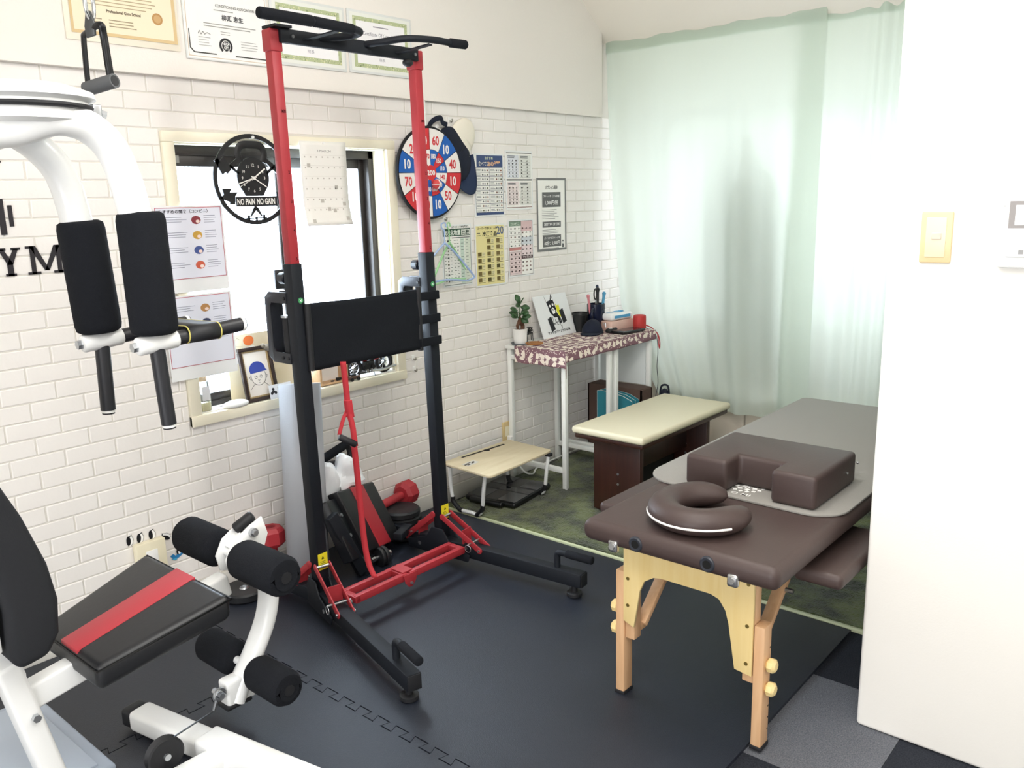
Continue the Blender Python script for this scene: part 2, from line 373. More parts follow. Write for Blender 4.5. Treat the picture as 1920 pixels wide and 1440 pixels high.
# wire mesh inside the left pane
mb = MB(); st = .042; X0, X1, Z0_, Z1_ = 1.635, 2.08, fz0+.05, fz1-.075
for s_ in (1, -1):
    k = -40
    while k < 60:
        c0 = X0+k*st; pts = []
        za, zb = Z0_, Z1_; xa = c0; xb = c0+s_*(zb-za)*.62
        t0, t1 = 0., 1.
        for (lo, hi) in ((X0, X1),):
            dx = xb-xa
            ta, tb = sorted(((lo-xa)/dx, (hi-xa)/dx)); t0 = max(t0, ta); t1 = min(t1, tb)
        if t1 > t0:
            mb.bar((xa+(xb-xa)*t0, .0855, za+(zb-za)*t0), (xa+(xb-xa)*t1, .0855, za+(zb-za)*t1), .0012, .0012, (0, 1, 0))
        k += 1
mb.build('glass_wire', mat('glass_wire', 'c3c9cf', .5), sL, smooth=0)
MB().bx((1.625, .078, fz1-.062), (1.668, .081, fz1-.035)).build('maker_plate', mat('plate_grey', '8d8b86', .4, .5), wl)
MB().bx((2.425, .1035, fz1-.062), (2.45, .1045, fz1-.057)).build('maker_plate', mat('plate_grey', '8d8b86', .4, .5), wl)
MB().bx((2.03, .070, 1.16), (2.075, .082, 1.24)).build('latch', mat('latch_dark', '3a3a3c', .35, .6), wl, bevel=.004)
# ------------------------------------------------------------------ floor: carpet tiles, rubber mats, rug
M_ct_l = mat('carpet_light', '83858b', .95, noise=(260, '5c5f66', 3, .22), bump=(400, .8, .006), spec=.1)
M_ct_d = mat('carpet_dark', '3b3e45', .95, noise=(260, '262930', 3, .22), bump=(400, .8, .006), spec=.1)
floor = struct(MB().bx((WX0, -5.2, -.06), (FX+.12, .14, -.006)).build('floor', mat('subfloor', '2c2d30', .9), smooth=0), 'floor with grey carpet tiles')
TS = .5
for i in range(-6, 5):
    for j in range(-2, 3):
        x0 = 1.965+i*TS; y1 = -1.872-j*TS
        if x0 > 4.3: continue
        dark = not (i == 0 and j == 0)
        if (i+j) % 2 and (i < -1): dark = False
        MB().bx((x0+.0007, y1-TS+.0007, -.006), (min(x0+TS-.0007, FX), y1-.0007, -.0005)).build('carpet_tile', M_ct_d if dark else M_ct_l, floor, smooth=0)
M_rub = mat('black_rubber', '1a1e27', .45, bump=(420, .5, .002), noise=(1.2, '222733', 2, .3), spec=.5)
def jig_edge(a, b, n, depth, sgn):
    """points from a to b (2-D) with n trapezoid teeth sticking out to the left by depth*sgn; sgn 0 = straight"""
    a = V3((*a, 0)); b = V3((*b, 0)); d = (b-a); L = d.length; d.normalize(); nv = V3((-d.y, d.x, 0))*depth*(1 if sgn >= 0 else -1)
    if sgn == 0: return [a]
    out = [a]; p = L/n
    for i in range(n):
        k_ = .0022 if sgn < 0 else -.0010; s0 = (i+.27)*p+k_; s1 = (i+.73)*p-k_
        out += [a+d*(s0+.004), a+d*(s0-.005)+nv, a+d*(s1+.005)+nv, a+d*(s1-.004)]
    return out
MT = .010; MX = [.07, 1.44, 2.80]; MY = [-2.06, -.69, -.014]
g, dp = .0020, .028
def mat_tile(label, pts):
    m = MB(); m.prism([(p.x, p.y) for p in pts], (0, 0, 0), (1, 0, 0), (0, 1, 0), MT)
    tag(m.build('floor_mat', M_rub, smooth=0), label, 'mat', 'interlocking black rubber mats')
E_ = lambda a, b, n, sg: jig_edge(a, b, n, dp, sg)
x0, x1, x2 = MX; y0, y1, y2 = MY
mat_tile('black rubber floor mat under the white gym seat', E_((x0+g, y0+g), (x1-g, y0+g), 17, 0)+E_((x1-g, y0+g), (x1-g, y1-g), 17, 1)+E_((x1-g, y1-g), (x0+g, y1-g), 17, -1)+E_((x0+g, y1-g), (x0+g, y0+g), 17, 0))
mat_tile('black rubber floor mat along the wall behind the gym seat', E_((x0+g, y1+g), (x1-g, y1+g), 17, 1)+E_((x1-g, y1+g), (x1-g, y2-g), 8, 1)+E_((x1-g, y2-g), (x0+g, y2-g), 17, 0)+E_((x0+g, y2-g), (x0+g, y1+g), 8, 0))
mat_tile('large black rubber floor mat under the pull-up rack', E_((x1+g, y0+g), (x2-g, y0+g), 17, 0)+E_((x2-g, y0+g), (x2-g, y2-g), 8, 0)+E_((x2-g, y2-g), (x1+g, y2-g), 8, 0)+E_((x1+g, y2-g), (x1+g, y1+g), 8, -1)+E_((x1+g, y1-g), (x1+g, y0+g), 17, -1))
# green rug
RX0, RX1, RY0, RY1 = 2.815, 4.30, -2.42, -.035
M_rug = mat('green_shag', '2b3418', .95, noise=(8, '626c3a', 3, .11), bump=(160, .7, .012), spec=.1, sheen=.3)
nx, ny = 150, 240; random.seed(3); grid = []
for j in range(ny+1):
    grid.append([V3((RX0+(RX1-RX0)*i/nx+random.uniform(-.003, .003), RY0+(RY1-RY0)*j/ny+random.uniform(-.003, .003), .012+random.uniform(0, .006) if 0 < i < nx and 0 < j < ny else .004)) for i in range(nx+1)])
rug = thing('shag_rug', 'mottled green shag rug with a pale bound edge', 'rug', ((RX0+RX1)/2, (RY0+RY1)/2, 0))
MB().sheet(grid).build('pile', M_rug, rug, smooth=60)
MB().bx((RX0-.012, RY0, 0), (RX0+.004, RY1, .017)).build('bound_edge', mat('rug_binding', 'c2c8a4', .9), rug, bevel=.004)
MB().bx((RX0, RY0, .0005), (RX1, RY1, .004)).build('backing', mat('rug_backing', '4a5132', .95), rug, smooth=0)
# ------------------------------------------------------------------ curtain
M_cur = thin('mint_voile', 'dae4d9', .58, .05, 'e6ede5')
def curtain(name, label, y0, y1, x, hang, skew):
    r = thing(name, label, 'curtain', (x, (y0+y1)/2, .3), 'mint curtains over the far window')
    ny, nz = 90, 30; g = []; zt = 2.366
    for k in range(nz+1):
        t = k/nz; row = []
        for i in range(ny+1):
            s_ = i/ny; y = y0+(y1-y0)*s_
            zb = hang(y); z = zt+(zb-zt)*t
            a = (.005+.014*t)
            dx = a*math.sin(y*17+.6*math.sin(y*5))+a*.6*math.sin(y*41+1+t)
            if y < -1.45: dx += .016*math.sin(y*70)*min(1, (-1.45-y)*12)
            yy = y-skew(s_, t)
            row.append(V3((x+dx, yy, z)))
        g.append(row)
    MB().sheet(g).build('cloth', M_cur, r, smooth=80)
    hb = [[p+V3((-.006, 0, 0)) for p in row] for row in g[:2]]
    hb2 = [[p+V3((.006, 0, 0)) for p in row] for row in g[:2]]
    MB().sheet(hb).build('header_band', M_cur, r, smooth=80); MB().sheet(hb2).build('header_band', M_cur, r, smooth=80)
    return r
hang = lambda y: .30 if y < -.75 else .30+.0*(y+.75)
curtain('voile_curtain', 'wide mint voile curtain panel beside the brick wall', -.015, -1.285, 4.30, hang, lambda s, t: (1-s)**2*(.16*t**1.5+1.08*max(0, t-.72)**1.2))
curtain('voile_curtain', 'mint voile curtain panel beside the white partition', -1.155, -2.35, 4.335, lambda y: .31, lambda s, t: (1-s)*(-.045*t))
rod = thing('curtain_rod', 'thin white rod carrying the mint curtains', 'curtain rod', (4.315, -1.2, 2.35))
MB().cyl((4.318, -.0, 2.372), (4.318, -2.4, 2.372), .008).build('tube', M_whitepl, rod)
MB().bx((4.30, -.012, 2.36), (4.336, .0, 2.386)).build('bracket', M_whitepl, rod)
MB().bx((4.30, -2.412, 2.36), (4.336, -2.40, 2.386)).build('bracket', M_whitepl, rod)
gb = thing('curtain_silhouette', 'dim grey shape hanging behind the mint curtain', 'silhouette', (4.50, -.78, .5))  # guessed form, added to shade the curtain with a soft silhouette
mb = MB(); P_ = [(.02, 1.80), (.035, 1.72), (.07, 1.62), (.15, 1.5), (.19, 1.3), (.20, 1.0), (.20, .62)]
mb.tube([(4.50, -.79-.02*i, z) for i, (r_, z) in enumerate(P_)], [p[0] for p in P_], 20, r2=[.028]*len(P_), up=(1, 0, 0))
mb.build('cloth', mat('silhouette_grey', '8f9793', .95), gb)
MB().cyl((4.50, -.775, 1.852), (4.50, -.775, 2.20), .002, n=6).build('hanger_cord', mat('plate_grey', '8d8b86', .4, .5), gb)
MB().tube([(4.50, -.79, 1.79), (4.50, -.79, 1.84), (4.50, -.775, 1.855), (4.50, -.76, 1.845)], .004, 8).build('hanger_hook', mat('plate_grey', '8d8b86', .4, .5), gb)
# ================================================================== things on the walls
EX, EZ = V3((1, 0, 0)), V3((0, 0, -1))
M_paper = mat('paper', 'f5f4ef', .7, spec=.25)
M_lam = mat('laminate', 'eef0f0', .25, coat=.2)
def wall_sheet(name, label, cat, x0, x1, z1, z0, y=-.0055, group=None, paper=M_paper, margin=0.):
    r = thing(name, label, cat, ((x0+x1)/2, y, z0), group)
    s = Sheet((x0, y, z1), EX, EZ, x1-x0, z1-z0); s.root = r
    if margin:
        q = Sheet((x0-margin, y+.0006, z1+margin), EX, EZ, x1-x0+2*margin, z1-z0+2*margin); q.paper('laminate', M_lam, r, .0005)
    s.paper('paper', paper, r, .0007); s.O = s.O+s.N*.0002
    return s
PG = 'food and price posters on the brick wall'
NM = {}
def icons(s, key, u, v, w, h, key2=None):
    t = random.random(); c = key2 or key
    if t < .4: s.disc(c, u+w*.5, v+h*.5, min(w, h)*.36, 1, 9)
    elif t < .7: s.rect(c, u+w*.15, v+h*.25, u+w*.85, v+h*.8)
    else: s.pol(c, [(u+w*.1, v+h*.8), (u+w*.5, v+h*.1), (u+w*.9, v+h*.7)])
random.seed(11)
# blue list poster
s = wall_sheet('poster', 'blue-headed food list poster beside the dartboard and caps', 'poster', 3.172, 3.378, 1.716, 1.424, group=PG, margin=.008)
W_, H_ = s.w, s.h
s.rect('49597f', .012, 0, W_-.0, .058); s.text('e9b98c', '20選', W_*.68, .041, .026, .10); s.text('f3efe0', '食べていい', W_*.36, .041, .022, .10); s.text('dfe8c8', 'おすすめ', W_*.5, .014, .016, .06)
s.rect('49597f', 0, H_-.012, W_, H_)
for i in range(11): s.rect('39435a', 0, .060+i*.0218, W_, .0618+i*.0218)
for u in (0, W_/2, W_-.002): s.rect('39435a', u, .06, u+.002, H_-.012)
for i in range(10):
    for j in range(2):
        u = j*W_/2; v = .0618+i*.0218
        s.lines('5b6066', u+.008, u+.045, v+.006, .006, 2, .0018); icons(s, '5f5d50', u+.048, v+.004, .014, .014, random.choice(['6b6a52', '4a4f55', '7a5a4a'])); s.lines('5b6066', u+.064, u+.080, v+.008, .005, 2, .0018); icons(s, '4c4c4c', u+.082, v+.004, .015, .014, random.choice(['5a5c48', '494d52', '8a5b4a']))
s.finish(s.root)
# white double-block poster
s = wall_sheet('poster', 'white four-block nutrition poster left of the grey-framed price sheet', 'poster', 3.408, 3.612, 1.735, 1.452, group=PG, margin=.008); W_, H_ = s.w, s.h
s.rect('6f7070', 0, .002, W_, .006); s.rect('5d5e5e', 0, .135, W_, .142); s.rect('7d4a4a', 0, H_-.006, W_, H_-.003)
for (u, v, bg) in ((.004, .012, 'dfe3ea'), (.104, .012, 'e1e3dd'), (.004, .148, 'eadedd'), (.104, .148, 'dfdfd9')):
    s.rect(bg, u, v, u+.094, v+.118); s.lines('55585c', u+.006, u+.07, v+.006, .007, 2, .003, l=2)
    for a in range(6):
        for b in range(3 if u < .1 else 2): icons(s, '66686a', u+.010+b*(.028 if u < .1 else .046), v+.024+a*.0155, .016, .012, random.choice(['6b6f66', '585b60', '8a7a66', '777777']))
        s.rect('9a9c9c', u+.006, v+.0365+a*.0155, u+.086, v+.0373+a*.0155, 2)
s.finish(s.root)
# grey framed price sheet
s = wall_sheet('price_sheet', 'grey-bordered option price sheet, rightmost on the brick wall', 'poster', 3.650, 3.912, 1.606, 1.214, group=PG); W_, H_ = s.w, s.h
s.frame('7b7c7c', 0, 0, W_, H_, .012); s.text('4c4c4c', 'オプション料金', W_*.5, .050, .022, .11)
def pblock(v0, v1): s.rect('6d6e6e', .048, v0, .212, v1)
pblock(.075, .155); s.text('f4f4f2', 'ストレッチ（１５分間）', W_*.5, .096, .015, .145); s.text('f4f4f2', '1,000円/回', W_*.5, .132, .026, .115)
s.lines('8a8a88', .044, .20, .168, .0095, 6, .0022); pblock(.232, .264); s.text('f4f4f2', '運営管理（月額制）', W_*.5, .248, .016, .14)
s.lines('8a8a88', .046, .20, .276, .009, 4, .0022); pblock(.292+.014, .292+.078); s.text('f4f4f2', 'パーソナルストレッチ', W_*.5, .322, .013, .14); s.text('f4f4f2', '60分：2,500円', W_*.5, .35, .024, .14)
s.lines('8a8a88', .04, .21, .376, .007, 1, .002); s.disc('6d6e6e', .228, .348, .011); s.disc('f4f4f2', .228, .351, .007, 2); s.rect('6d6e6e', .220, .358, .240, .378)
s.finish(s.root)
# green carbohydrate table
s = wall_sheet('poster', 'green-headed carbohydrate comparison table behind the clothes hangers', 'poster', 2.930, 3.122, 1.378, 1.094, group=PG, margin=.008); W_, H_ = s.w, s.h
s.text('33403a', '太りにくい食材を選ぼう', W_*.62, .004, .011, .12); s.rect('3c5b49', 0, .014, W_, .048); s.text('eef3ea', '炭水化物量', W_*.33, .031, .027, .115); s.rect('e3e8df', W_*.66, .018, W_-.004, .045, 2); s.text('33463b', '比較', W_*.82, .031, .025, .05, l=3)
s.frame('55605a', 0, .012, W_, H_, .0025); s.rect('4c5650', .06, .054, W_-.006, .058)
s.rect('cfe0d3', .118, .06, .146, H_-.004); s.rect('dfe6d8', .150, .06, W_-.004, H_-.004)
for i in range(13):
    v = .066+i*.0163
    for u in (.008, .046, .072, .094): s.rect('6e7872', u, v, u+random.uniform(.008, .016), v+.003, 2)
    icons(s, '4d5a52', .024, v-.003, .018, .012, random.choice(['4d5a52', '6a6a58', '555555']))
    for u in (.122, .156): s.rect('7e8a82', u, v, u+.018, v+.003, 2)
    s.rect('b9c3bb', .004, v+.0095, W_-.004, v+.0103, 2)
s.finish(s.root)
# yellow frozen-food poster
s = wall_sheet('poster', 'yellow frozen food poster above the desk', 'poster', 3.163, 3.374, 1.371, 1.074, group=PG, paper=mat('yellow_paper', 'eadf9f', .6), margin=.008); W_, H_ = s.w, s.h
s.text('5a5034', 'スーパーで買える！人気', W_*.40, .012, .014, .145); s.text('41433c', '冷凍食品', W_*.48, .040, .026, .11, bold=.03); s.text('5c6c90', '20', W_*.86, .026, .042, .055, bold=.015)
s.rect('5c5b50', .006, .034, .030, .038); s.rect('7a7866', .006, .046, .034, .049); s.rect('8c8668', .07, .057, W_-.01, .059)
for i in range(7):
    for j in range(3):
        u = .010+j*.070; v = .066+i*.0325
        if j == 0 and i < 2: continue
        s.rect(random.choice(['6f6035', '7b6c45', '57502f']), u, v, u+.027, v+.019); s.rect('e8e0b4', u+.031, v, u+.054, v+.020); s.lines('8d8357', u+.033, u+.052, v+.003, .005, 3, .0016, l=2); s.rect('6f6844', u, v+.022, u+.05, v+.0245)
s.finish(s.root)
# pink grid poster
s = wall_sheet('poster', 'pink and green snack grid poster above the desk', 'poster', 3.416, 3.610, 1.386, 1.102, group=PG, margin=.008); W_, H_ = s.w, s.h
s.rect('7f9784', 0, .002, W_*.5, .026); s.text('e6ece2', 'コンビニ', W_*.25, .014, .015, .07); s.rect('dcbfc0', W_*.5, .002, W_, .055)
s.rect('c98a86', 0, .136, W_*.5, .152); s.rect('e6d2d2', 0, .156, W_*.5, H_-.004); s.rect('5f4f52', W_*.5, .182, W_, .200); s.text('eee4e4', 'ファミレス', W_*.75, .191, .012, .07); s.rect('d4dae0', W_*.5, .085, W_, .125); s.rect('e9d8da', W_*.5, .128, W_, .18)
for i in range(11):
    for j in range(6):
        u = .006+j*.0312; v = .032+i*.0222
        if (j < 3 and .13 < v < .15) or (j >= 3 and .178 < v < .2): continue
        icons(s, '555', u+.002, v, .018, .014, random.choice(['7a5f5c', '5d6660', '6d6a6c', '8d7a70']))
    s.rect('8d8f8c', 0, .050+i*.0222, W_*.5, .0511+i*.0222, 2)
s.frame('6c5f5f', 0, 0, W_, H_, .0018); s.rect('7c7474', W_*.5, 0, W_*.5+.0015, H_, 2)
s.finish(s.root)
# food cards on the window (laminated, red border), hanging from the casing
for (x0, x1, z1, z0, lab) in ((1.50, 1.756, 1.500, 1.245, 'red-bordered snack menu card on the window, upper one'), (1.50, 1.758, 1.180, .925, 'red-bordered snack menu card on the window, lower one')):
    s = wall_sheet('menu_card', lab, 'menu card', x0, x1, z1, z0, y=-.0225, group='menu cards taped on the window', paper=mat('menu_paper', 'e3e6f1', .4, coat=.3)); W_, H_ = s.w, s.h
    s.frame('b8606a', 0, 0, W_, H_, .0022)
    if z1 > 1.3: s.text('35323c', 'おすすめの間食（コンビニ）', W_*.42, .014, .014, .19)
    cols = ['8a4048', 'c9a04a', '4f5f96', 'c8624c'] if z1 > 1.3 else ['b78a5a', '3d4460', '9a8a7a']
    for k, c in enumerate(cols):
        v = .046+k*.054
        s.disc(c, W_*.60, v, .019, 1, 12, .015); s.disc('efd9d0', W_*.60+.006, v+.005, .008, 2, 10, .006); s.lines('7d8191', W_*.72, W_*.93, v-.016, .008, 4, .0016); s.lines('7d8191', W_*.10, W_*.46, v-.012, .008, 3, .0016)
    s.finish(s.root)
    q = Sheet((x0-.004, -.0215, z1+.006), EX, EZ, x1-x0+.012, z1-z0+.055); q.paper('clear_sleeve', M_lam, s.root, .0004)
# calendar over the window, its foot curling forward
cal = thing('wall_calendar', 'white monthly calendar hanging over the window', 'calendar', (2.245, -.022, 1.41))
CX0, CX1, CZ1, CZ0 = 2.130, 2.362, 1.748, 1.412
def calp(u, v, l=0): t = max(0, v-.62)/.38; return V3((CX0+(CX1-CX0)*u, -.0225-.020*t*t-l, CZ1+(CZ0-CZ1)*v))
MB().sheet([[calp(u/6, v/20) for u in range(7)] for v in range(21)]).build('page', mat('calendar_paper', 'efeee8', .7), cal, smooth=80, solid=.0012)
ink = MB(); ink2 = MB()
def cq(mb, u0, v0, u1, v1): mb.add([calp(u0, v0, .0011), calp(u0, v1, .0011), calp(u1, v1, .0011), calp(u1, v0, .0011)], [(0, 1, 2, 3)])
for i in range(6): cq(ink, .05, .16+i*.125, .95, .1625+i*.125)
for r_ in range(6):
    for c_ in range(7): cq(ink2, .08+c_*.125, .175+r_*.125, .105+c_*.125, .192+r_*.125)
for (u, v) in ((.13, .26), (.70, .52), (.37, .68), (.13, .92), (.88, .9), (.85, .72), (.62, .8), (.5, .78)): cq(ink2, u, v, u+.07, v+.045)
ink.build('ruled_lines', INK('cfcdc6'), cal, smooth=0); ink2.build('dates', INK('bdbab2'), cal, smooth=0)
vs, fs, asp = text_geo('3 MARCH', .0)
MB().add([calp(.36+a*.30, .125-b*.028, .0012) for a, b in vs], fs).build('month_name', INK('8d8a86'), cal, smooth=0)
MB().cyl((2.246, -.016, 1.742), (2.246, -.030, 1.742), .004, n=10).build('pin', M_whitepl, cal)
# ------------------------------------------------------------------ kettlebell wall clock (ring centre px 471,335)
M_blk = mat('black_metal', '0e1013', .5)
ck = WY(474, 337, -.035); CR = .168
clk = thing('wall_clock', 'round black kettlebell wall clock reading NO PAIN NO GAIN', 'clock', (ck.x, -.035, ck.z-CR))
KS = .92
def cp(u, v, l=0): return V3((ck.x+u*KS, -.035-l, ck.z+v*KS))
UX, UZ = V3((1, 0, 0)), V3((0, 0, 1))
mb = MB(); n = 48; ro, ri = CR/KS, (CR-.016)/KS
vs = []
for i in range(n):
    t = 2*math.pi*i/n
    for (r_, l) in ((ro, 0), (ro, .006), (ri, .006), (ri, 0)): vs.append(cp(r_*math.cos(t), r_*math.sin(t), l))
mb.add(vs, [(i*4+k, i*4+(k+1) % 4, ((i+1) % n)*4+(k+1) % 4, ((i+1) % n)*4+k) for i in range(n) for k in range(4)])
mb.build('ring', M_blk, clk, smooth=30)
def plate(poly, name='cutout', l=0, th=.006, m=M_blk): return MB().prism([(a*KS, b*KS) for a, b in poly], cp(0, 0, l), UX, UZ, th).build(name, m, clk, smooth=0)
bell = [(.072*math.cos(math.radians(a)), .004+.078*math.sin(math.radians(a))) for a in range(-60, 241, 10)]
bell = [(-.042, -.066)]+[(.075*math.cos(math.radians(a)), .010+.080*math.sin(math.radians(a))) for a in range(225, -46, -9)]+[(.042, -.066)]
plate(bell[::-1], 'kettlebell_body')
MB().tube(bez([cp(-.052, .07, .003), cp(-.062, .105, .003), cp(-.046, .135, .003), cp(0, .140, .003), cp(.046, .135, .003), cp(.062, .105, .003), cp(.052, .07, .003)], 5), .014, 8, r2=.003, up=(0, 1, 0)).build('kettlebell_handle', M_blk, clk)
plate([(-.090, -.108), (.105, -.108), (.105, -.068), (-.090, -.068)][::1], 'motto_bar')
plate([(-.095, -.098), (-.118, -.098), (-.118, -.088), (-.168, -.072), (-.142, -.06), (-.148, -.035), (-.105, -.035), (-.115, -.05), (-.078, -.05), (-.092, -.066)], 'barbell_end')
plate([(.108, -.1), (.130, -.1), (.128, -.06), (.150, -.05), (.104, -.05)], 'barbell_end')
plate([(-.150, .070), (-.118, .022), (-.098, .040), (-.128, .092)]); plate([(-.172, .075), (-.140, .018), (-.124, .030), (-.156, .085)]); plate([(-.110, .058), (-.094, .040), (-.060, .075), (-.068, .086)])
plate([(.150, .070), (.128, .092), (.098, .040), (.118, .022)]); plate([(.110, .058), (.068, .086), (.060, .075), (.094, .040)])
plate([(-.108, .050), (-.068, .020), (-.062, .028), (-.102, .060)]); plate([(.108, .050), (.102, .060), (.062, .028), (.068, .020)])
plate([(-.030, -.150), (-.024, -.150), (-.004, -.128), (-.004, -.108), (.004, -.108), (.004, -.128), (.024, -.150), (.030, -.150), (.014, -.118), (-.014, -.118)], 'lifter'); plate([(-.050, -.158), (.050, -.158), (.050, -.154), (-.050, -.154)], 'lifter_bar'); plate([(-.042, -.166), (-.032, -.166), (-.032, -.142), (-.042, -.142)], 'lifter_plate'); plate([(.032, -.166), (.042, -.166), (.042, -.142), (.032, -.142)], 'lifter_plate')
plate([(-.004, -.170), (.004, -.170), (.004, -.15), (-.004, -.15)], 'lifter')
cs = Sheet((ck.x-.1, -.0414, ck.z+.1), EX, EZ, .2, .2); cw = 'f0efe9'
for i in range(12):
    t = math.radians(90-30*(i or 12)); cs.text(cw, str(i or 12), .1+.048*math.cos(t), .1-.006-.048*math.sin(t), .0105, l=1, bold=.01)
cs.text(cw, 'NO PAIN', .059, .181, .024, .076, l=1, bold=.03); cs.text(cw, 'NO GAIN', .146, .181, .024, .081, l=1, bold=.03)
cs.finish(clk)
for (ang, ln, wd) in ((35, .062, .005), (197, .082, .004), (207, .078, .0018), (-32, .062, .004)):
    t = math.radians(ang); dv = V3((math.cos(t), 0, math.sin(t)))
    MB().bar(cp(0, .006, .009)-dv*.012, cp(0, .006, .009)+dv*ln, wd, .0012, (0, -1, 0)).build('hand', mat('clock_white', 'eeece6', .5), clk)
MB().cyl(cp(0, .006, .006), cp(0, .006, .012), .006, n=14).build('hub', mat('clock_white', 'eeece6', .5), clk)
MB().cyl((ck.x+.01, -.015, ck.z+CR-.012), (ck.x+.01, -.048, ck.z+CR-.012), .005, n=10).build('hook', M_whitepl, clk)
# ------------------------------------------------------------------ dartboard
dc = WY(808, 324, -.05); DR = .208
db = thing('dartboard', 'red, white and blue felt dartboard with number rings', 'dartboard', (dc.x, -.05, dc.z-DR))
mb = MB(); prof = [(DR-.012, 0), (DR-.002, .001), (DR, .008), (DR-.004, .014), (DR-.012, .014)]
mb.lathe([(0.0001, 0)]+prof+[(.0001, .014)], (dc.x, -.036, dc.z), 48, rotm('X', 90)); mb.build('rim', mat('black_binding', '101114', .8), db)
ds = Sheet((dc.x-DR, -.0504, dc.z+DR), EX, EZ, 2*DR, 2*DR)
RED, BLU, WHT = 'cf3b40', '2a63b4', 'eeeae6'
def sect(key, a0, a1, r0, r1, l):
    pts = [(DR+r1*math.cos(math.radians(a)), DR-r1*math.sin(math.radians(a))) for a in [a0+(a1-a0)*i/6 for i in range(7)]]+[(DR+r0*math.cos(math.radians(a)), DR-r0*math.sin(math.radians(a))) for a in [a1+(a0-a1)*i/6 for i in range(7)]]
    ds.pol(key, pts, l)
R0, R1, R2 = .034, .104, .197
ds.disc('1a1c22', DR, DR, R2+.003, 0.5, 48)
outer = [(RED, 'fff', '80'), (WHT, RED, '60'), (BLU, WHT, '10'), (WHT, RED, '40'), (RED, WHT, '10'), (WHT, RED, '50'), (BLU, WHT, '10'), (WHT, RED, '30'), (RED, WHT, '10'), (WHT, RED, '70'), (BLU, WHT, '10'), (WHT, RED, '20')]
inner = [(WHT, RED, '170'), (BLU, WHT, '180'), (RED, WHT, '150'), (BLU, WHT, '110'), (WHT, RED, '140'), (BLU, WHT, '120'), (RED, WHT, '160'), (BLU, WHT, '130'), (WHT, RED, '190'), (RED, WHT, '150'), (BLU, WHT, '110'), (RED, WHT, '170')]
tilt = -1.5
for i in range(12):
    a1 = 122-30*i+tilt; a0 = a1-30; g = .5
    sect(outer[i][0], a0+g, a1-g, R1+.001, R2, 1); sect(inner[i][0], a0+g*1.4, a1-g*1.4, R0, R1-.001, 1)
    t = math.radians((a0+a1)/2)
    ds.text(WHT if outer[i][1] == 'fff' else outer[i][1], outer[i][2], DR+.148*math.cos(t), DR-.148*math.sin(t), .044, .044 if outer[i][2] != '10' else .038, l=2, bold=.03)
    ds.text(inner[i][1], inner[i][2], DR+.076*math.cos(t), DR-.076*math.sin(t), .022, .030, l=2, bold=.03)
ds.disc(RED, DR, DR, R0, 1.5, 24); ds.text(WHT, '200', DR, DR, .024, .050, l=2.5, bold=.03)
ds.finish(db)
bl = thing('dart_ball', 'small red and white sticky dart ball on the dartboard', 'ball', (dc.x+.012, -.075, dc.z-.07))
MB().ell((dc.x+.012, -.073, dc.z-.052), (.022, .022, .022), 18, 12).build('ball', mat('ball_red', 'cc4a48', .6), bl)
for ax in ('X', 'Y'):
    c_ = V3((dc.x+.012, -.073, dc.z-.052)); a_ = V3((1, 0, .1)) if ax == 'X' else V3((.1, 0, 1)); MB().tube(arc(c_, a_.normalized(), V3((0, -1, 0)), .0225, -20, 200, 14), .004, 6, r2=.0015).build('band', mat('ball_white', 'f0ece8', .6), bl)
# ------------------------------------------------------------------ caps hanging beside the dartboard
def cap(name, label, c, m, m2, s=1.0, roll=0):
    r = thing(name, label, 'cap', c, 'caps hanging on the brick wall'); c = V3(c); R = rotm('Y', roll)
    mb = MB(); g = []
    for j in range(13):                                   # crown: half dome, opening faces the wall
        ph = math.radians(90*j/12); row = []
        for i in range(25):
            t = 2*math.pi*i/24; row.append(c+R @ V3((.085*s*math.sin(ph)*math.cos(t), -.004-.026*s*math.cos(ph), .115*s*math.sin(ph)*math.sin(t))))
        g.append(row)
    mb.sheet(g); mb.build('crown', m, r, smooth=70, solid=.003)
    mb = MB(); g = []
    for j in range(6):                                    # visor below
        q = j/5; row = []
        for i in range(13):
            t = math.radians(-155+130*i/12); rr = 1+.62*q*math.sin(math.pi*i/12); row.append(c+R @ V3((.085*s*math.cos(t)*(1+.10*q), -.006-.018*q+.012*q*math.cos(t*2)*0, .115*s*math.sin(t)*rr)))
        g.append(row)
    mb.sheet(g); mb.build('visor', m2, r, smooth=70, solid=.004)
    return r
M_navy = mat('navy_cloth', '0d1424', .9, noise=(30, '141d33', 3, .3))
cpos = WY(852, 292, -.012)
cap('baseball_cap', 'navy cap hanging at the right of the dartboard', (3.022, -.006, 1.715), M_navy, mat('navy_visor', '14284a', .7), 1.17, -31)
c2 = WY(868, 258, -.006)
cap('baseball_cap', 'cream cap hanging behind the navy cap', (3.080, -.0050, 1.790), mat('cream_cloth', 'efe9da', .9), mat('cream_cloth', 'efe9da', .9), .92, 40)
st = thing('cap_strap', 'black cap strap with a snap hook above the dartboard', 'strap', WY(820, 240, -.02))
MB().tube(bez([WY(803, 252, -.02), WY(804, 238, -.03), WY(812, 226, -.035), WY(826, 221, -.035), WY(830, 230, -.03), WY(838, 234, -.03)], 6), .012, 10, r2=.004, up=(0, 1, 0)).build('webbing', M_navy, st)
MB().tube(bez([WY(804, 250, -.028), WY(812, 250, -.035), WY(818, 246, -.035), WY(817, 236, -.035)], 5), .006, 8).build('snap_hook', M_whitepl, st)
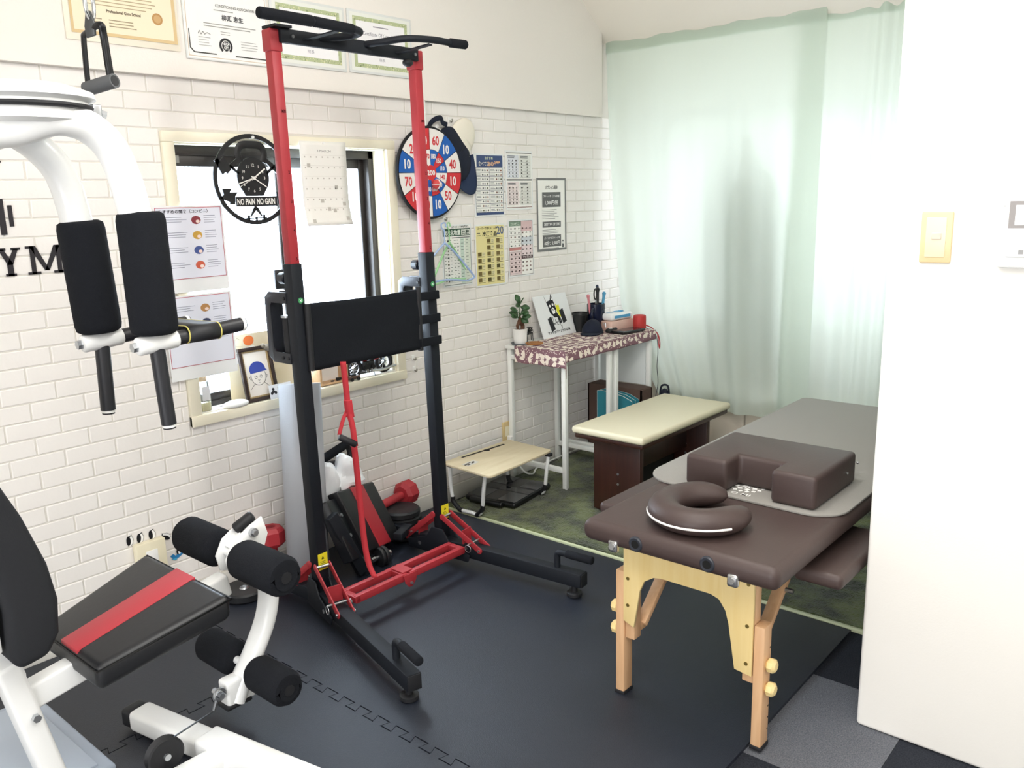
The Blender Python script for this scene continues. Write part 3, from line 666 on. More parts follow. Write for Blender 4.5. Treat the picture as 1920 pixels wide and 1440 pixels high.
# small hooks
def hook(px, py, label):
    p = WY(px, py, -.006); r = thing('wall_hook', label, 'hook', p, 'small hooks on the brick wall')
    MB().rbox(p+V3((0, .002, 0)), (.016, .005, .026), .002).build('base', M_whitepl, r)
    MB().tube(bez([p+V3((0, -.002, -.004)), p+V3((0, -.012, -.010)), p+V3((0, -.018, -.004)), p+V3((0, -.017, .004))], 4), .003, 8).build('prong', mat('hook_steel', '9a9890', .3, .8), r)
hook(843, 225, 'small hook above the navy cap'); hook(833, 409, 'small white hook above the clothes hangers'); hook(775, 671, 'small clear hook beside the window, upper one'); hook(777, 692, 'small clear hook beside the window, lower one')
# clothes hangers
def hanger(label, dx, tilt, m, y):
    a = WY(836, 425, y)+V3((dx, 0, 0)); r = thing('clothes_hanger', label, 'hanger', a, 'plastic clothes hangers by the posters')
    R = rotm('Z', tilt)
    q = lambda u, v: a+R @ V3((u, 0, v))
    MB().tube(bez([q(.012, .0), q(.004, .018), q(-.014, .012), q(-.012, -.006), q(0, -.02), q(0, -.075)], 5), .0035, 8).build('hook', m, r)
    MB().tube(bez([q(0, -.075), q(-.06, -.13), q(-.15, -.235)], 5)+bez([q(-.155, -.25), q(-.14, -.262)], 3)+bez([q(-.12, -.262), q(0, -.25), q(.12, -.262)], 4)+bez([q(.155, -.25), q(.15, -.235), q(.06, -.13), q(0, -.075)], 5), .005, 8).build('shoulder_bar', m, r)
hanger('pale green plastic clothes hanger beside the carbohydrate table', .02, 12, mat('hanger_green', '9fd39a', .35), -.03)
hanger('pale blue plastic clothes hanger behind the green hanger', -.012, -16, mat('hanger_blue', '9fb6de', .35), -.05)
# ------------------------------------------------------------------ framed certificates on the upper wall
YC = -.031
def cert(label, x0, x1, z0, z1, kind):
    r = thing('certificate', label, 'certificate', ((x0+x1)/2, YC, z0), 'certificates on the upper wall')
    if kind == 'gold':
        MB().bx((x0, YC-.004, z0), (x1, YC, z1)).build('backing', mat('cert_mount', 'f2ead8', .5, coat=.2), r, bevel=.001)
    else:
        MB().bx((x0, YC-.006, z0), (x1, YC, z1)).build('backing', mat('cert_frame', 'dfe2e0', .35, coat=.2), r, bevel=.002)
    s = Sheet((x0, YC-.0062, z1), EX, EZ, x1-x0, z1-z0); W_, H_ = s.w, s.h
    if kind == 'gold':
        s.rect('dcc294', .018, .018, W_-.010, H_-.022); s.rect('f3e6cb', .026, .026, W_-.022, H_-.032, 2)
        s.lines('b9a888', .07, W_-.06, H_-.150, .011, 4, .003, .25, 3); s.text('55493a', 'Professional Gym School', W_*.5, H_-.098, .013, .115, l=3, bold=.03); s.disc('bd9460', W_*.80, H_-.096, .019, 3, 24); s.disc('cda878', W_*.80, H_-.096, .013, 4, 20)
        s.lines('a39579', .075, .12, H_-.074, .010, 2, .003, .2, 3); s.lines('a39579', .14, .235, H_-.074, .0095, 3, .003, .2, 3)
    elif kind == 'nsca':
        s.rect('f3f3f1', .004, .004, W_-.004, H_-.004); s.frame('d8c6ae', .008, .008, W_-.008, H_-.010, .0025, 2)
        s.rect('4b4a47', .014, H_-.1, .0175, H_-.036, 3); s.line('4b4a47', [(.016, H_-.038), (.030, H_-.024), (.115, H_-.024)], .004, 3); s.rect('4b4a47', .195, H_-.026, W_-.02, H_-.022, 3)
        s.text('86857f', 'CONDITIONING ASSOCIATION', W_*.60, H_-.190, .010, .16, l=3); s.lines('a3a29d', .12, .2, H_-.176, .01, 1, .003, .1, 3)
        s.text('46464a', '柳瀬 恵生', W_*.56, H_-.152, .020, .088, l=3, bold=.02); s.lines('a3a29d', .075, W_-.05, H_-.128, .009, 2, .003, .15, 3); s.lines('a3a29d', .14, .18, H_-.104, .008, 2, .002, .1, 3)
        s.line('6d6c6a', [(.05, H_-.088), (.056, H_-.098), (.062, H_-.086), (.070, H_-.096), (.076, H_-.087), (.086, H_-.094), (.098, H_-.089)], .0018, 3); s.lines('a9a8a4', .05, .10, H_-.078, .009, 4, .002, .3, 3); s.lines('a9a8a4', .22, .29, H_-.078, .009, 4, .002, .3, 3)
        s.disc('38383a', .157, H_-.056, .027, 3, 30); s.disc('f3f3f1', .157, H_-.056, .0185, 4, 24); s.disc('38383a', .157, H_-.056, .0165, 5, 24); s.text('f3f3f1', 'NSCA', .157, H_-.0625, .010, .026, l=6, bold=.03); s.text('f3f3f1', 'CPT', .157, H_-.0495, .010, .018, l=6, bold=.03); s.pol('f3f3f1', [(.144, H_-.040), (.170, H_-.040), (.176, H_-.027), (.138, H_-.027)], 4)
    else:
        s.rect('e9ebe4', .010, .010, W_-.010, H_-.010); s.rect('b9c39a', .026, .024, W_-.026, H_-.024, 2); s.rect('f3f2f3', .042, .040, W_-.042, H_-.040, 3)
        random.seed(5)
        for k in range(150):
            side = random.random(); t = random.random(); o_ = random.uniform(.001, .014); r_ = random.uniform(.0012, .003)
            u, v = ((.028+t*(W_-.056), .025+o_) if side < .35 else (.028+t*(W_-.056), H_-.025-o_) if side < .7 else (.027+o_, .026+t*(H_-.052)) if side < .85 else (W_-.027-o_, .026+t*(H_-.052)))
            s.disc(random.choice(['e4e2b4', '8f9c74', 'dfe0c0']), u, v, r_, 3.4, 6)
        s.text('7d7a86', 'Certificate Of Completion', W_*.5, H_*.36, .019, .20, l=4, bold=0.); s.lines('8d8a94', W_*.38, W_*.62, H_*.22, .01, 1, .004, .05, 4)
        s.lines('b6b3bb', .09, W_-.09, H_*.50, .012, 3, .002, .3, 4); s.text('8d8a94', '院長', W_*.5, H_-.062, .013, .032, l=4, bold=0)
    s.finish(r)
cert('cream certificate with a gold seal and gold border', 1.27, 1.655, 2.030, 2.30, 'gold')
cert('white certificate with a round black emblem at its foot', 1.675, 2.02, 2.012, 2.26, 'nsca')
cert('green-bordered certificate above the rack, left of the pair', 2.032, 2.386, 2.027, 2.275, 'green')
cert('green-bordered certificate above the rack, right of the pair', 2.402, 2.756, 2.030, 2.278, 'green')
# ------------------------------------------------------------------ wall lettering
dec = thing('wall_lettering', 'black GYM lettering with a barbell emblem on the brick wall', 'lettering', (1.05, -.004, 1.30))
M_dec = mat('vinyl_black', '1f1b22', .6)
def slab(polys, x, z, w, h, name='letter'):
    mb = MB()
    for p in polys: mb.prism([(x+a*w, z+b*h) for a, b in p], (0, -.0042, 0), UX, UZ, .0012)
    return mb.build(name, M_dec, dec, smooth=0)
Yp = [[(.36, 0), (.64, 0), (.64, .45), (.36, .45)], [(.25, 0), (.75, 0), (.75, .09), (.25, .09)], [(.36, .45), (.64, .45), (.28, .95), (.04, .95)], [(.36, .40), (.64, .40), (.96, .95), (.72, .95)], [(-.06, .91), (.38, .91), (.38, 1), (-.06, 1)], [(.62, .91), (1.06, .91), (1.06, 1), (.62, 1)]]
Mp = [[(.10, 0), (.22, 0), (.22, 1), (.10, 1)], [(.78, 0), (.90, 0), (.90, 1), (.78, 1)], [(0, 0), (.33, 0), (.33, .09), (0, .09)], [(.67, 0), (1, 0), (1, .09), (.67, .09)], [(0, .91), (.22, .91), (.22, 1), (0, 1)], [(.78, .91), (1, .91), (1, 1), (.78, 1)], [(.10, 1), (.26, 1), (.56, .12), (.44, .12)], [(.90, 1), (.74, 1), (.44, .12), (.56, .12)]]
slab(Yp, .989, 1.302, .0625, .088); slab(Mp, 1.070, 1.302, .117, .090)
Gp = [[(.0, .2), (.16, .2), (.16, .8), (0, .8)], [(.0, .8), (.16, .8), (.35, .92), (.30, 1), (.12, .95)], [(.3, .9), (.8, .9), (.72, 1), (.3, 1)], [(.74, .7), (.9, .7), (.9, 1), (.74, .95)], [(0, .2), (.12, .05), (.3, 0), (.35, .1), (.16, .2)], [(.3, 0), (.75, 0), (.75, .1), (.3, .1)], [(.72, 0), (.88, .05), (.88, .45), (.72, .45)], [(.5, .38), (1, .38), (1, .48), (.5, .48)]]
slab(Gp, .886, 1.302, .085, .090)
for (x0, x1, z0, z1) in ((1.008, 1.026, 1.430, 1.540), (1.036, 1.049, 1.455, 1.520), (.86, 1.008, 1.478, 1.492), (.83, .85, 1.43, 1.54), (.80, .82, 1.455, 1.52)): slab([[(0, 0), (1, 0), (1, 1), (0, 1)]], x0, z0, x1-x0, z1-z0, 'barbell_emblem')
MB().prism([(1.002, 1.600), (1.038, 1.652), (1.026, 1.662), (.992, 1.612)], (0, -.0042, 0), UX, UZ, .0012).build('emblem_stroke', M_dec, dec, smooth=0)
# ------------------------------------------------------------------ outlet plate low on the left with penguin stickers
def plate_box(name, label, cat, x0, x1, z0, z1, m, y=-.0045, th=.012):
    r = thing(name, label, cat, ((x0+x1)/2, y, z0)); MB().bx((x0, y-th, z0), (x1, y, z1)).build('cover_plate', m, r, bevel=.003, seg=2); return r
M_ivory = mat('ivory_plastic', 'ece4c8', .4); M_tan = mat('aged_plastic', 'd6bf8c', .45)
r = plate_box('junction_box', 'ivory wall box low on the left under the penguin stickers', 'wall box', 1.285, 1.395, .185, .312, M_ivory, th=.03)
MB().bx((1.318, -.036, .21), (1.362, -.034, .28)).build('socket_insert', M_whitepl, r, bevel=.001)
for k, (px, py, up) in enumerate(((243, 1014, 0), (263, 1008, 4), (284, 1003, -3), (311, 1006, -62))):
    p = WY(px, py, -.0048); lab = ['leftmost standing penguin sticker', 'second standing penguin sticker from the left', 'third standing penguin sticker from the left', 'penguin sticker lying on its belly'][k]
    r = thing('penguin_sticker', lab, 'sticker', p, 'penguin stickers on the wall'); s = Sheet((p.x-.02, -.0046, p.z+.02), rotm('Y', up) @ EX, rotm('Y', up) @ EZ, .04, .04)
    if up == -62: s.O = p-s.U*.02-s.V*.02
    s.disc('fbfbf9', .022, .020, .012, 1, 16, .020); s.disc('1b1b1f', .016, .020, .008, 2, 16, .018); s.pol('1b1b1f', [(.014, .004), (.030, -.001), (.028, .003), (.02, .006)], 2); s.line('1b1b1f', [(.028, .002), (.034, .018), (.030, .034), (.022, .040)], .0012, 2); s.finish(r)
p = WY(333, 1036, -.0048); r = thing('bird_sticker', 'blue splash sticker with a small penguin right of the wall box', 'sticker', p)
s = Sheet((p.x-.03, -.0046, p.z+.03), EX, EZ, .06, .06); s.pol('2f7fb8', [(0, .035), (.012, .03), (.022, .04), (.045, .022), (.06, .028), (.05, .042), (.03, .052), (.01, .05)]); s.pol('4fb0d8', [(.002, .048), (.03, .050), (.02, .058)], 2); s.disc('1b1b1f', .034, .026, .009, 3, 12, .013); s.disc('f6f6f4', .037, .029, .005, 4, 10, .009); s.finish(r)
# outlet by the desk with plug
r = plate_box('wall_outlet', 'tan wall outlet with a white plug beside the desk leg', 'outlet', 3.318, 3.388, .205, .325, M_tan, th=.008)
MB().rbox((3.360, -.026, .232), (.028, .03, .032), .006).build('plug', M_whitepl, r)
MB().bx((3.335, -.0136, .245), (3.372, -.0126, .30)).build('socket_insert', M_ivory, r)
# light switch and intercom on the partition
XW = 2.28
r = thing('light_switch', 'yellowed wall light switch on the white partition', 'switch', (XW, -2.366, 1.318))
MB().rbox((XW-.004, -2.366, 1.382), (.010, .072, .124), .004, 2).build('cover_plate', mat('yellowed_plastic', 'e3cb9c', .4), r)
MB().rbox((XW-.009, -2.366, 1.382), (.004, .046, .096), .0018, 2).build('inner_plate', mat('yellowed_light', 'ebdcb8', .4), r)
MB().rbox((XW-.0115, -2.368, 1.385), (.003, .022, .016), .001, 1).build('rocker', mat('rocker_grey', 'cfc4b4', .4), r)
r = thing('intercom', 'white wall intercom with a small screen at the right edge', 'intercom', (XW, -2.565, 1.316))
MB().rbox((XW-.011, -2.573, 1.398), (.022, .136, .168), .005, 2).build('body', mat('intercom_white', 'e2e2e0', .4), r)
MB().bx((XW-.0225, -2.628, 1.405), (XW-.0215, -2.522, 1.466)).build('screen_bezel', mat('bezel_grey', '8f8a88', .4), r)
MB().bx((XW-.0232, -2.620, 1.412), (XW-.0224, -2.535, 1.457)).build('screen', mat('screen_white', 'f2f4f4', .2), r)
MB().rbox((XW-.0222, -2.575, 1.351), (.003, .105, .024), .001, 1).build('key_panel', mat('key_white', 'd8d8d6', .4), r)
MB().bx((XW-.0240, -2.558, 1.346), (XW-.0236, -2.548, 1.356)).build('key_mark', INK('9a9a9a'), r); MB().cyl((XW-.021, -2.512, 1.455), (XW-.0228, -2.512, 1.455), .0012, n=8).build('microphone', INK('555555'), r)
# ================================================================== pull-up and dip rack
M_redp = mat('red_powdercoat', 'a82f37', .5, noise=(14, 'a02b33', 2, .3))
M_steel = mat('zinc_steel', 'b9bcc0', .3, .9)
M_foam = mat('black_foam', '191b20', .95, bump=(500, .6, .003), spec=.2)
M_grip = mat('black_grip', '16171b', .6)
XL, XR, PY = 1.735, 2.364, -.50
LEAN = .0183
def yl(z): return PY+LEAN*z
rk = thing('pull_up_rack', 'black and red pull-up and dip rack standing on the rubber mats', 'exercise rack', (2.05, -.6, .0))
for x, sd in ((XL, -1), (XR, 1)):
    MB().bar((x, yl(.04), .04), (x, yl(1.303), 1.303), .047, .047, (0, 1, 0)).build('post', M_black_t, rk, bevel=.004)
    up_ = MB().bar((x, yl(1.28), 1.28), (x, yl(2.03), 2.03), .038, .038, (0, 1, 0)).build('upper_post', M_redp, rk, bevel=.004)
    MB().bar((x, yl(1.985), 1.985), (x, yl(2.055), 2.055), .047, .047, (0, 1, 0)).build('post_cap', M_redp, rk, bevel=.005)
    ps = Sheet((x-.019, yl(2.0)-.0195, 2.0), EX, V3((0, -LEAN, -1)), .038, .7)
    for k, t_ in enumerate(('MIN', '2', '3', '4', '5')):
        ps.text('4a1418', t_, .026, 2.0-(1.70-.095*k if k else 1.80)-.0, .011, .016 if not k else None, l=1)
    ps.finish(up_, {'4a1418': 'scale_mark'})
    # labels and fittings
    MB().cyl((x+.004, yl(1.178)-.0232, 1.178), (x+.004, yl(1.178)-.0245, 1.178), .010, n=20).build('round_sticker', mat('green_label', '3f9a5c', .5), rk)
    mk = Sheet((x-.006, yl(1.178)-.0246, 1.188), EX, EZ, .02, .02); mk.line('e8f3ea', [(.006, .006), (.014, .014)], .002); mk.line('e8f3ea', [(.014, .006), (.006, .014)], .002); mk.finish(rk, {'e8f3ea': 'sticker_cross'})
    ys = MB().bx((x-.020, yl(.23)-.0242, .196), (x+.021, yl(.23)-.0232, .258)).build('warning_sticker', mat('yellow_label', 'e6d52a', .5), rk)
    wk = Sheet((x-.020, yl(.23)-.0244, .258), EX, EZ, .041, .062); wk.pol('3d3a12', [(.014, .022), (.0205, .010), (.027, .022)]); wk.lines('5a5520', .008, .033, .030, .006, 3, .002); wk.disc('3d3a12', .0205, .054, .003); wk.finish(ys)
    kz = 1.252
    kn = MB().cyl((x, yl(kz)+.02, kz), (x, yl(kz)+.045, kz), .008); kn.tube([(x, yl(kz)+.040, kz), (x, yl(kz)+.044, kz), (x, yl(kz)+.072, kz), (x, yl(kz)+.076, kz)], [.016, .020, .020, .015], 10); kn.build('adjuster_knob', mat('knob_dark', '121722', .3), rk)
    # dip bracket: C-shaped plate pair behind the post with a vertical grip
    zt_, zb_ = 1.205, .955
    out = [(0, zt_), (.10, zt_), (.128, zt_-.02), (.128, zb_+.02), (.10, zb_), (0, zb_), (0, zb_+.038), (.088, zb_+.038), (.098, zb_+.05), (.098, zt_-.05), (.088, zt_-.038), (0, zt_-.038)]
    for xx in (x-.027, x+.019):
        MB().prism([(a+yl(1.08)+.02, b) for a, b in out], (xx, 0, 0), (0, 1, 0), (0, 0, 1), .008).build('dip_bracket', mat('grey_bracket', '2b2d33', .4, .2), rk, bevel=.0015)
    MB().bx((x-.02, yl(1.08)+.12, zb_+.01), (x+.02, yl(1.08)+.146, zt_-.01)).build('bracket_web', mat('grey_bracket', '2b2d33', .4, .2), rk, bevel=.003)
    MB().cyl((x, yl(1.0)+.062, .99), (x, yl(1.0)+.062, 1.115), .015).build('dip_grip', M_grip, rk)
    MB().cyl((x, yl(1.0)+.062, 1.115), (x, yl(1.0)+.062, 1.122), .021).build('grip_collar', M_steel, rk)
    for (dy, dz) in ((.03, zt_-.02), (.03, zb_+.02), (.06, zb_+.02)):
        MB().cyl((x-.031, yl(1.08)+dy, dz), (x-.025, yl(1.08)+dy, dz), .006, n=12).build('bolt', M_grip, rk)
# top: crossbeam and two angled handlebars
zb = 2.035; yb = yl(2.03)
MB().bar((XL+.01, yb-.026, zb), (XR-.01, yb-.026, zb), .018, .045).build('crossbeam', M_black_t, rk, bevel=.004)
MB().bx((XL-.02, yb-.05, zb+.022), (XL+.045, yb+.022, zb+.030)).build('beam_plate', M_black_t, rk)
hb = bez([WZ(516, 55, 2.055), WZ(560, 52, 2.062), WZ(615, 58, 2.062), WZ(648, 66, 2.06), WZ(640, 78, 2.05), WZ(600, 80, 2.04)], 6)
L0 = V3((1.602, yb-.145, 2.066)); L1 = V3((1.79, yb-.145, 2.066)); L2 = V3((1.97, yb-.135, 2.064)); L3 = V3((2.005, yb-.105, 2.06)); L4 = V3((1.975, yb-.06, 2.052)); L5 = V3((1.90, yb-.03, 2.045))
MB().tube(bez([L0, L1, L2, L3, L4, L5], 6), .013, 14).build('handlebar', M_black_t, rk)
MB().disc_grip(L0-V3((.010, 0, 0)), L1, .0175, .005, 16).build('foam_grip', M_foam, rk)
MB().disc_grip(L1+V3((.004, 0, 0)), L2+V3((-.008, .0, 0)), .0165, .004, 16).build('foam_grip', M_foam, rk)
R0_ = V3((2.10, yb-.03, 2.045)); R1_ = V3((2.13, yb-.09, 2.05)); R2_ = V3((2.19, yb-.145, 2.06)); R3_ = V3((2.30, yb-.165, 2.066)); R4_ = V3((2.40, yb-.165, 2.066)); R5_ = V3((2.475, yb-.165, 2.068))
MB().tube(bez([R0_, R1_, R2_, R3_, R4_, R5_], 6), .012, 14).build('handlebar', M_black_t, rk)
MB().disc_grip(R4_-V3((.012, 0, 0)), R5_, .0165, .005, 16).build('foam_grip', M_foam, rk)
for (a, b) in (((1.84, -.03), (1.90, -.13)), ((2.25, -.03), (2.30, -.155))):
    MB().bar((a[0], yb+a[1], 2.03), (b[0], yb+b[1], 2.052), .03, .004).build('gusset', M_black_t, rk)
MB().ell((2.30, yb-.03, 2.003), (.022, .018, .014)).build('beam_knob', M_grip, rk)
for x in (XL+.055, XR-.03): MB().cyl((x, yb-.034, zb), (x, yb-.040, zb), .006, n=6).build('bolt', M_steel, rk)
# black backrest sling
g = []
for j in range(13):
    t = j/12; row = []
    for i in range(31):
        s_ = i/30; z = 1.166-(.236)*t; y = yl(z)-.030-.016*math.sin(math.pi*s_)*(.4+.6*t)+.003*math.sin(9*s_+6*t)*math.sin(math.pi*t)
        row.append(V3((XL+.02+(XR-XL-.10)*s_, y, z+.004*math.sin(math.pi*s_)*(2*t-1))))
    g.append(row)
MB().sheet(g).build('backrest_sling', mat('black_canvas', '15181d', .9, bump=(300, .4, .002), spec=.2), rk, smooth=80, solid=.010)
MB().cyl((XR-.085, yl(1.05)-.03, 1.175), (XR-.085, yl(1.05)-.03, .925), .012, n=12).build('sling_rod', M_grip, rk)
MB().cyl((XL+.022, yl(1.05)-.03, 1.166), (XL+.022, yl(1.05)-.03, .932), .012, n=12).build('sling_rod', M_grip, rk)
for z in (1.135, 1.045, .955): MB().bx((XR-.095, yl(z)-.040, z-.017), (XR+.024, yl(z)-.026, z+.017)).build('sling_strap', M_canvas if False else MATS['black_canvas'], rk, bevel=.003)
# base: foot legs
def leg(px, py, ex, ey, rx, ry):
    a = V3((px, py, .085)); b = V3((ex, ey, .085)); d = (b-a).normalized()
    MB().bar(a-d*.02, b, .05, .055).build('front_leg', M_black_t, rk, bevel=.004)
    MB().bar(b+d*.001, b+d*.004, .046, .051).build('end_cap', M_grip, rk, bevel=.002)
    q = b-d*.04
    MB().lathe([(.012, .026), (.012, .060)], (q.x, q.y, 0), 14).lathe([(.026, .0105), (.030, .014), (.030, .026), (.024, .030)], (q.x, q.y, 0), 20).build('foot_pad', M_grip, rk)
    r0 = V3((rx, ry, .075)); MB().bar(a, r0, .045, .05).build('rear_leg', M_black_t, rk, bevel=.004)
    MB().lathe([(.026, .0105), (.028, .026), (.012, .028), (.012, .052)], (rx, ry+.02, 0), 18).build('foot_pad', M_grip, rk)
    # handle on the leg
    h0 = b-d*.115; h0.z = .11; h1 = h0+V3((0, 0, .05)); h2 = h1+d*.012+V3((0, 0, .012)); h3 = h2+d*.028+V3((0, 0, .002)); h4 = h2+d*.14
    MB().tube(bez([h0, h1, h2, h3, h4], 6), .0125, 14).build('leg_handle', M_black_t, rk)
    MB().disc_grip(h3, h4+d*.004, .0155, .004, 16).build('handle_grip', M_foam, rk)
    return d
dL = leg(XL, PY, 1.548, -1.195, XL, -.185)
dR = leg(XR, PY, 2.428, -1.185, XR, -.185)
for x, dd, sd in ((XL, dL, -1), (XR, dR, 1)):
    # side plates
    for o_ in (-.028, .028):
        nrm = V3((-dd.y, dd.x, 0)); c_ = V3((x, PY, 0))+nrm*o_
        poly = [(-.16, .045), (.16, .045), (.17, .075), (.06, .115), (.03, .16), (-.03, .16), (-.06, .115), (-.17, .08)]
        MB().prism(poly, c_-nrm*.003, dd, (0, 0, 1), .006).build('side_plate', M_black_t, rk, bevel=.001)
        for (u_, v_) in ((.10, .075), (-.10, .075)): MB().cyl(c_+dd*u_+V3((0, 0, v_))+nrm*(.010 if o_ > 0 else -.010), c_+dd*u_+V3((0, 0, v_)), .009, n=6).build('bolt', M_steel, rk)
    # red folding braces, front and rear, each a pair of flat bars with pins
    for (sgn, run) in ((1, .185), (-1, .17)):
        dv = dd*sgn if sgn > 0 else V3((.02, 1, 0)).normalized()
        nrm = V3((-dv.y, dv.x, 0)); a = V3((x, PY, .212))+dv*.026; b = V3((x, PY, .105 if sgn > 0 else .075))+dv*(run+.03)
        for o_ in (-.028, .028):
            m = MB(); m.bar(a+nrm*o_, b+nrm*o_, .005, .024, dv.cross(nrm)*-1 if False else Zup); m.cyl(a+nrm*(o_-.0026), a+nrm*(o_+.0026), .0135, n=16); m.cyl(b+nrm*(o_-.0026), b+nrm*(o_+.0026), .0135, n=16)
            m.build('brace_bar', M_redp, rk, bevel=.001)
        m = MB(); q = a.lerp(b, .55); m.bar(q-nrm*.027+V3((0, 0, -.008)), q+nrm*.027+V3((0, 0, -.008)), .06, .003, dv); m.build('brace_web', M_redp, rk)
        for p_, k_ in ((a, .030), (b, .036)): MB().cyl(p_-nrm*k_, p_+nrm*k_, .0055, n=10).build('pivot_pin', M_steel, rk)
        q = a.lerp(b, .78); MB().cyl(q-nrm*.05, q+nrm*.04, .0035, n=8).build('locking_pin', M_steel, rk)
        rc = q-nrm*.05; MB().tube(arc(rc+V3((0, 0, -.016)), dv, Zup, .015, 0, 350, 16), .0014, 6).build('pin_ring', M_steel, rk)
# red folding crossbar: two rails with a hinge in the middle
zc = .10; y1_, y2_ = PY-.075, PY-.145
mid = (XL+XR)/2-.02
for yy in (y1_, y2_):
    for (xa, xb) in ((XL+.035, mid-.012), (mid+.012, XR-.030)):
        MB().bar((xa, yy, zc), (xb, yy, zc), .022, .028).build('crossbar_rail', M_redp, rk, bevel=.002)
for (xa, xb) in ((XL+.03, XL+.055), (XR-.052, XR-.027), (mid-.03, mid-.004), (mid+.004, mid+.03)): MB().bx((xa, y2_-.011, zc-.012), (xb, y1_+.011, zc+.012)).build('crossbar_tie', M_redp, rk, bevel=.002)
m = MB(); m.prism([(-.035, .012), (.035, .012), (.028, -.02), (.01, -.042), (-.01, -.042), (-.028, -.02)], (mid, y2_-.013, zc), UX, UZ, .004); m.build('hinge_plate', M_redp, rk, bevel=.001)
m = MB(); m.prism([(-.05, -.014), (.05, -.014), (.04, .014), (-.04, .014)], (mid, y1_+.013, zc), UX, UZ, .004); m.build('hinge_plate', M_redp, rk, bevel=.001)
MB().cyl((mid, y2_-.024, zc-.026), (mid, y1_+.02, zc-.026), .006, n=10).build('pivot_pin', M_steel, rk)
MB().bar((mid, y2_, zc+.016), (mid, y1_, zc+.016), .05, .004).build('hinge_cover', M_redp, rk)
for x in (XL+.02, XR-.012):
    for yy in (y1_, y2_): MB().cyl((x, yy, zc), (x-(.012 if x < 2 else -.012), yy, zc), .008, n=6).build('bolt', M_steel, rk)
# ------------------------------------------------------------------ red resistance strap hung through the sling down to the crossbar
M_strap = mat('red_webbing', 'b92c36', .7, bump=(500, .4, .001))
sp = thing('resistance_strap', 'red webbing strap with a black handle hanging from the rack', 'strap', (2.0, -.55, .12))
yS = -.555
pts = [WY(643, 678, yS), WY(648, 720, yS), WY(653, 765, yS), WY(661, 800, yS-.012), WY(666, 836, yS-.015)]
def webb(pts, w_, nm):
    g = []; sd = _r.copy(); sd.z = 0; sd.normalize()
    for p in bez(pts, 6): g.append([p-sd*w_/2, p+sd*w_/2])
    MB().sheet(g).build(nm, M_strap, sp, smooth=80, solid=.003)
webb(pts, .021, 'front_band')
webb([WY(653, 765, yS+.004), WY(644, 785, yS+.01), WY(636, 815, yS+.012)], .014, 'loop_band')
webb([WY(664, 836, yS+.008), WY(670, 890, yS+.006), WY(676, 950, yS), WY(684, 1020, yS-.015), WY(692, 1058, yS-.035), WY(703, 1083, y2_+.02)], .022, 'long_band')
webb([WY(652, 750, yS-.003), WY(654, 765, yS-.004), WY(657, 782, yS-.004)], .030, 'sewn_patch')
ha, hb_ = WY(636, 819, yS+.012), WY(668, 834, yS-.018)
MB().disc_grip(ha, hb_, .0125, .003, 16).build('handle', M_grip, sp)
# ------------------------------------------------------------------ rolled grey mat leaning behind the left post
rl = thing('rolled_mat', 'light grey rolled exercise mat standing behind the rack post', 'rolled mat', (1.86, -.235, .01))
A_, B_ = V3((1.862, -.235, .012)), V3((1.965, -.125, .80))
dv = (B_-A_).normalized(); sx = dv.cross(Zup).normalized(); sy = sx.cross(dv); g = []
for k in range(2):
    row = []
    for i in range(130):
        t = i/129*2*math.pi*4.2; rr = .018+.068*(i/129); row.append((A_ if k == 0 else B_)+sx*rr*math.cos(t)+sy*rr*math.sin(t))
    g.append(row)
MB().sheet(g).build('roll', mat('grey_foam', 'a9acb2', .8, bump=(350, .4, .002)), rl, smooth=60, solid=.009)
# ------------------------------------------------------------------ folded weight bench behind the rack
M_vinyl = mat('black_vinyl', '1b1c1f', .42, bump=(90, .12, .002), spec=.5); M_redv = mat('red_vinyl', 'a92c36', .45, bump=(90, .12, .002))
bn = thing('folded_bench', 'folded black weight bench with a red striped pad behind the rack', 'weight bench', (2.2, -.25, .0))
O_ = WY(640, 915, -.235); 
ux = (WY(760, 985, -.36)-WY(700, 905, -.235)); 
p00 = WY(632, 922, -.27); p10 = WY(700, 902, -.17); p01 = WY(690, 1035, -.36); p11 = p10+(p01-p00)
def quadslab(a, b, c, th, name, m, s0, s1, off=0., bev=.008):
    """slab on the parallelogram a + s(b-a) + t(c-a), s in [s0,s1]"""
    u = b-a; v = c-a; n_ = u.cross(v).normalized()
    if n_.y > 0: n_ = -n_
    q = [a+u*s0+n_*off, a+u*s1+n_*off, a+u*s1+v+n_*off, a+u*s0+v+n_*off]; q2 = [p-n_*th for p in q]
    return MB().add(q+q2, [(0, 1, 2, 3), (7, 6, 5, 4), (0, 4, 5, 1), (1, 5, 6, 2), (2, 6, 7, 3), (3, 7, 4, 0)]).build(name, m, bn, bevel=bev, seg=3)
quadslab(p00, p10, p01, .055, 'pad', M_vinyl, 0, .36); quadslab(p00, p10, p01, .055, 'pad_stripe', M_redv, .34, .68, .004, .006); quadslab(p00, p10, p01, .055, 'pad', M_vinyl, .66, 1)
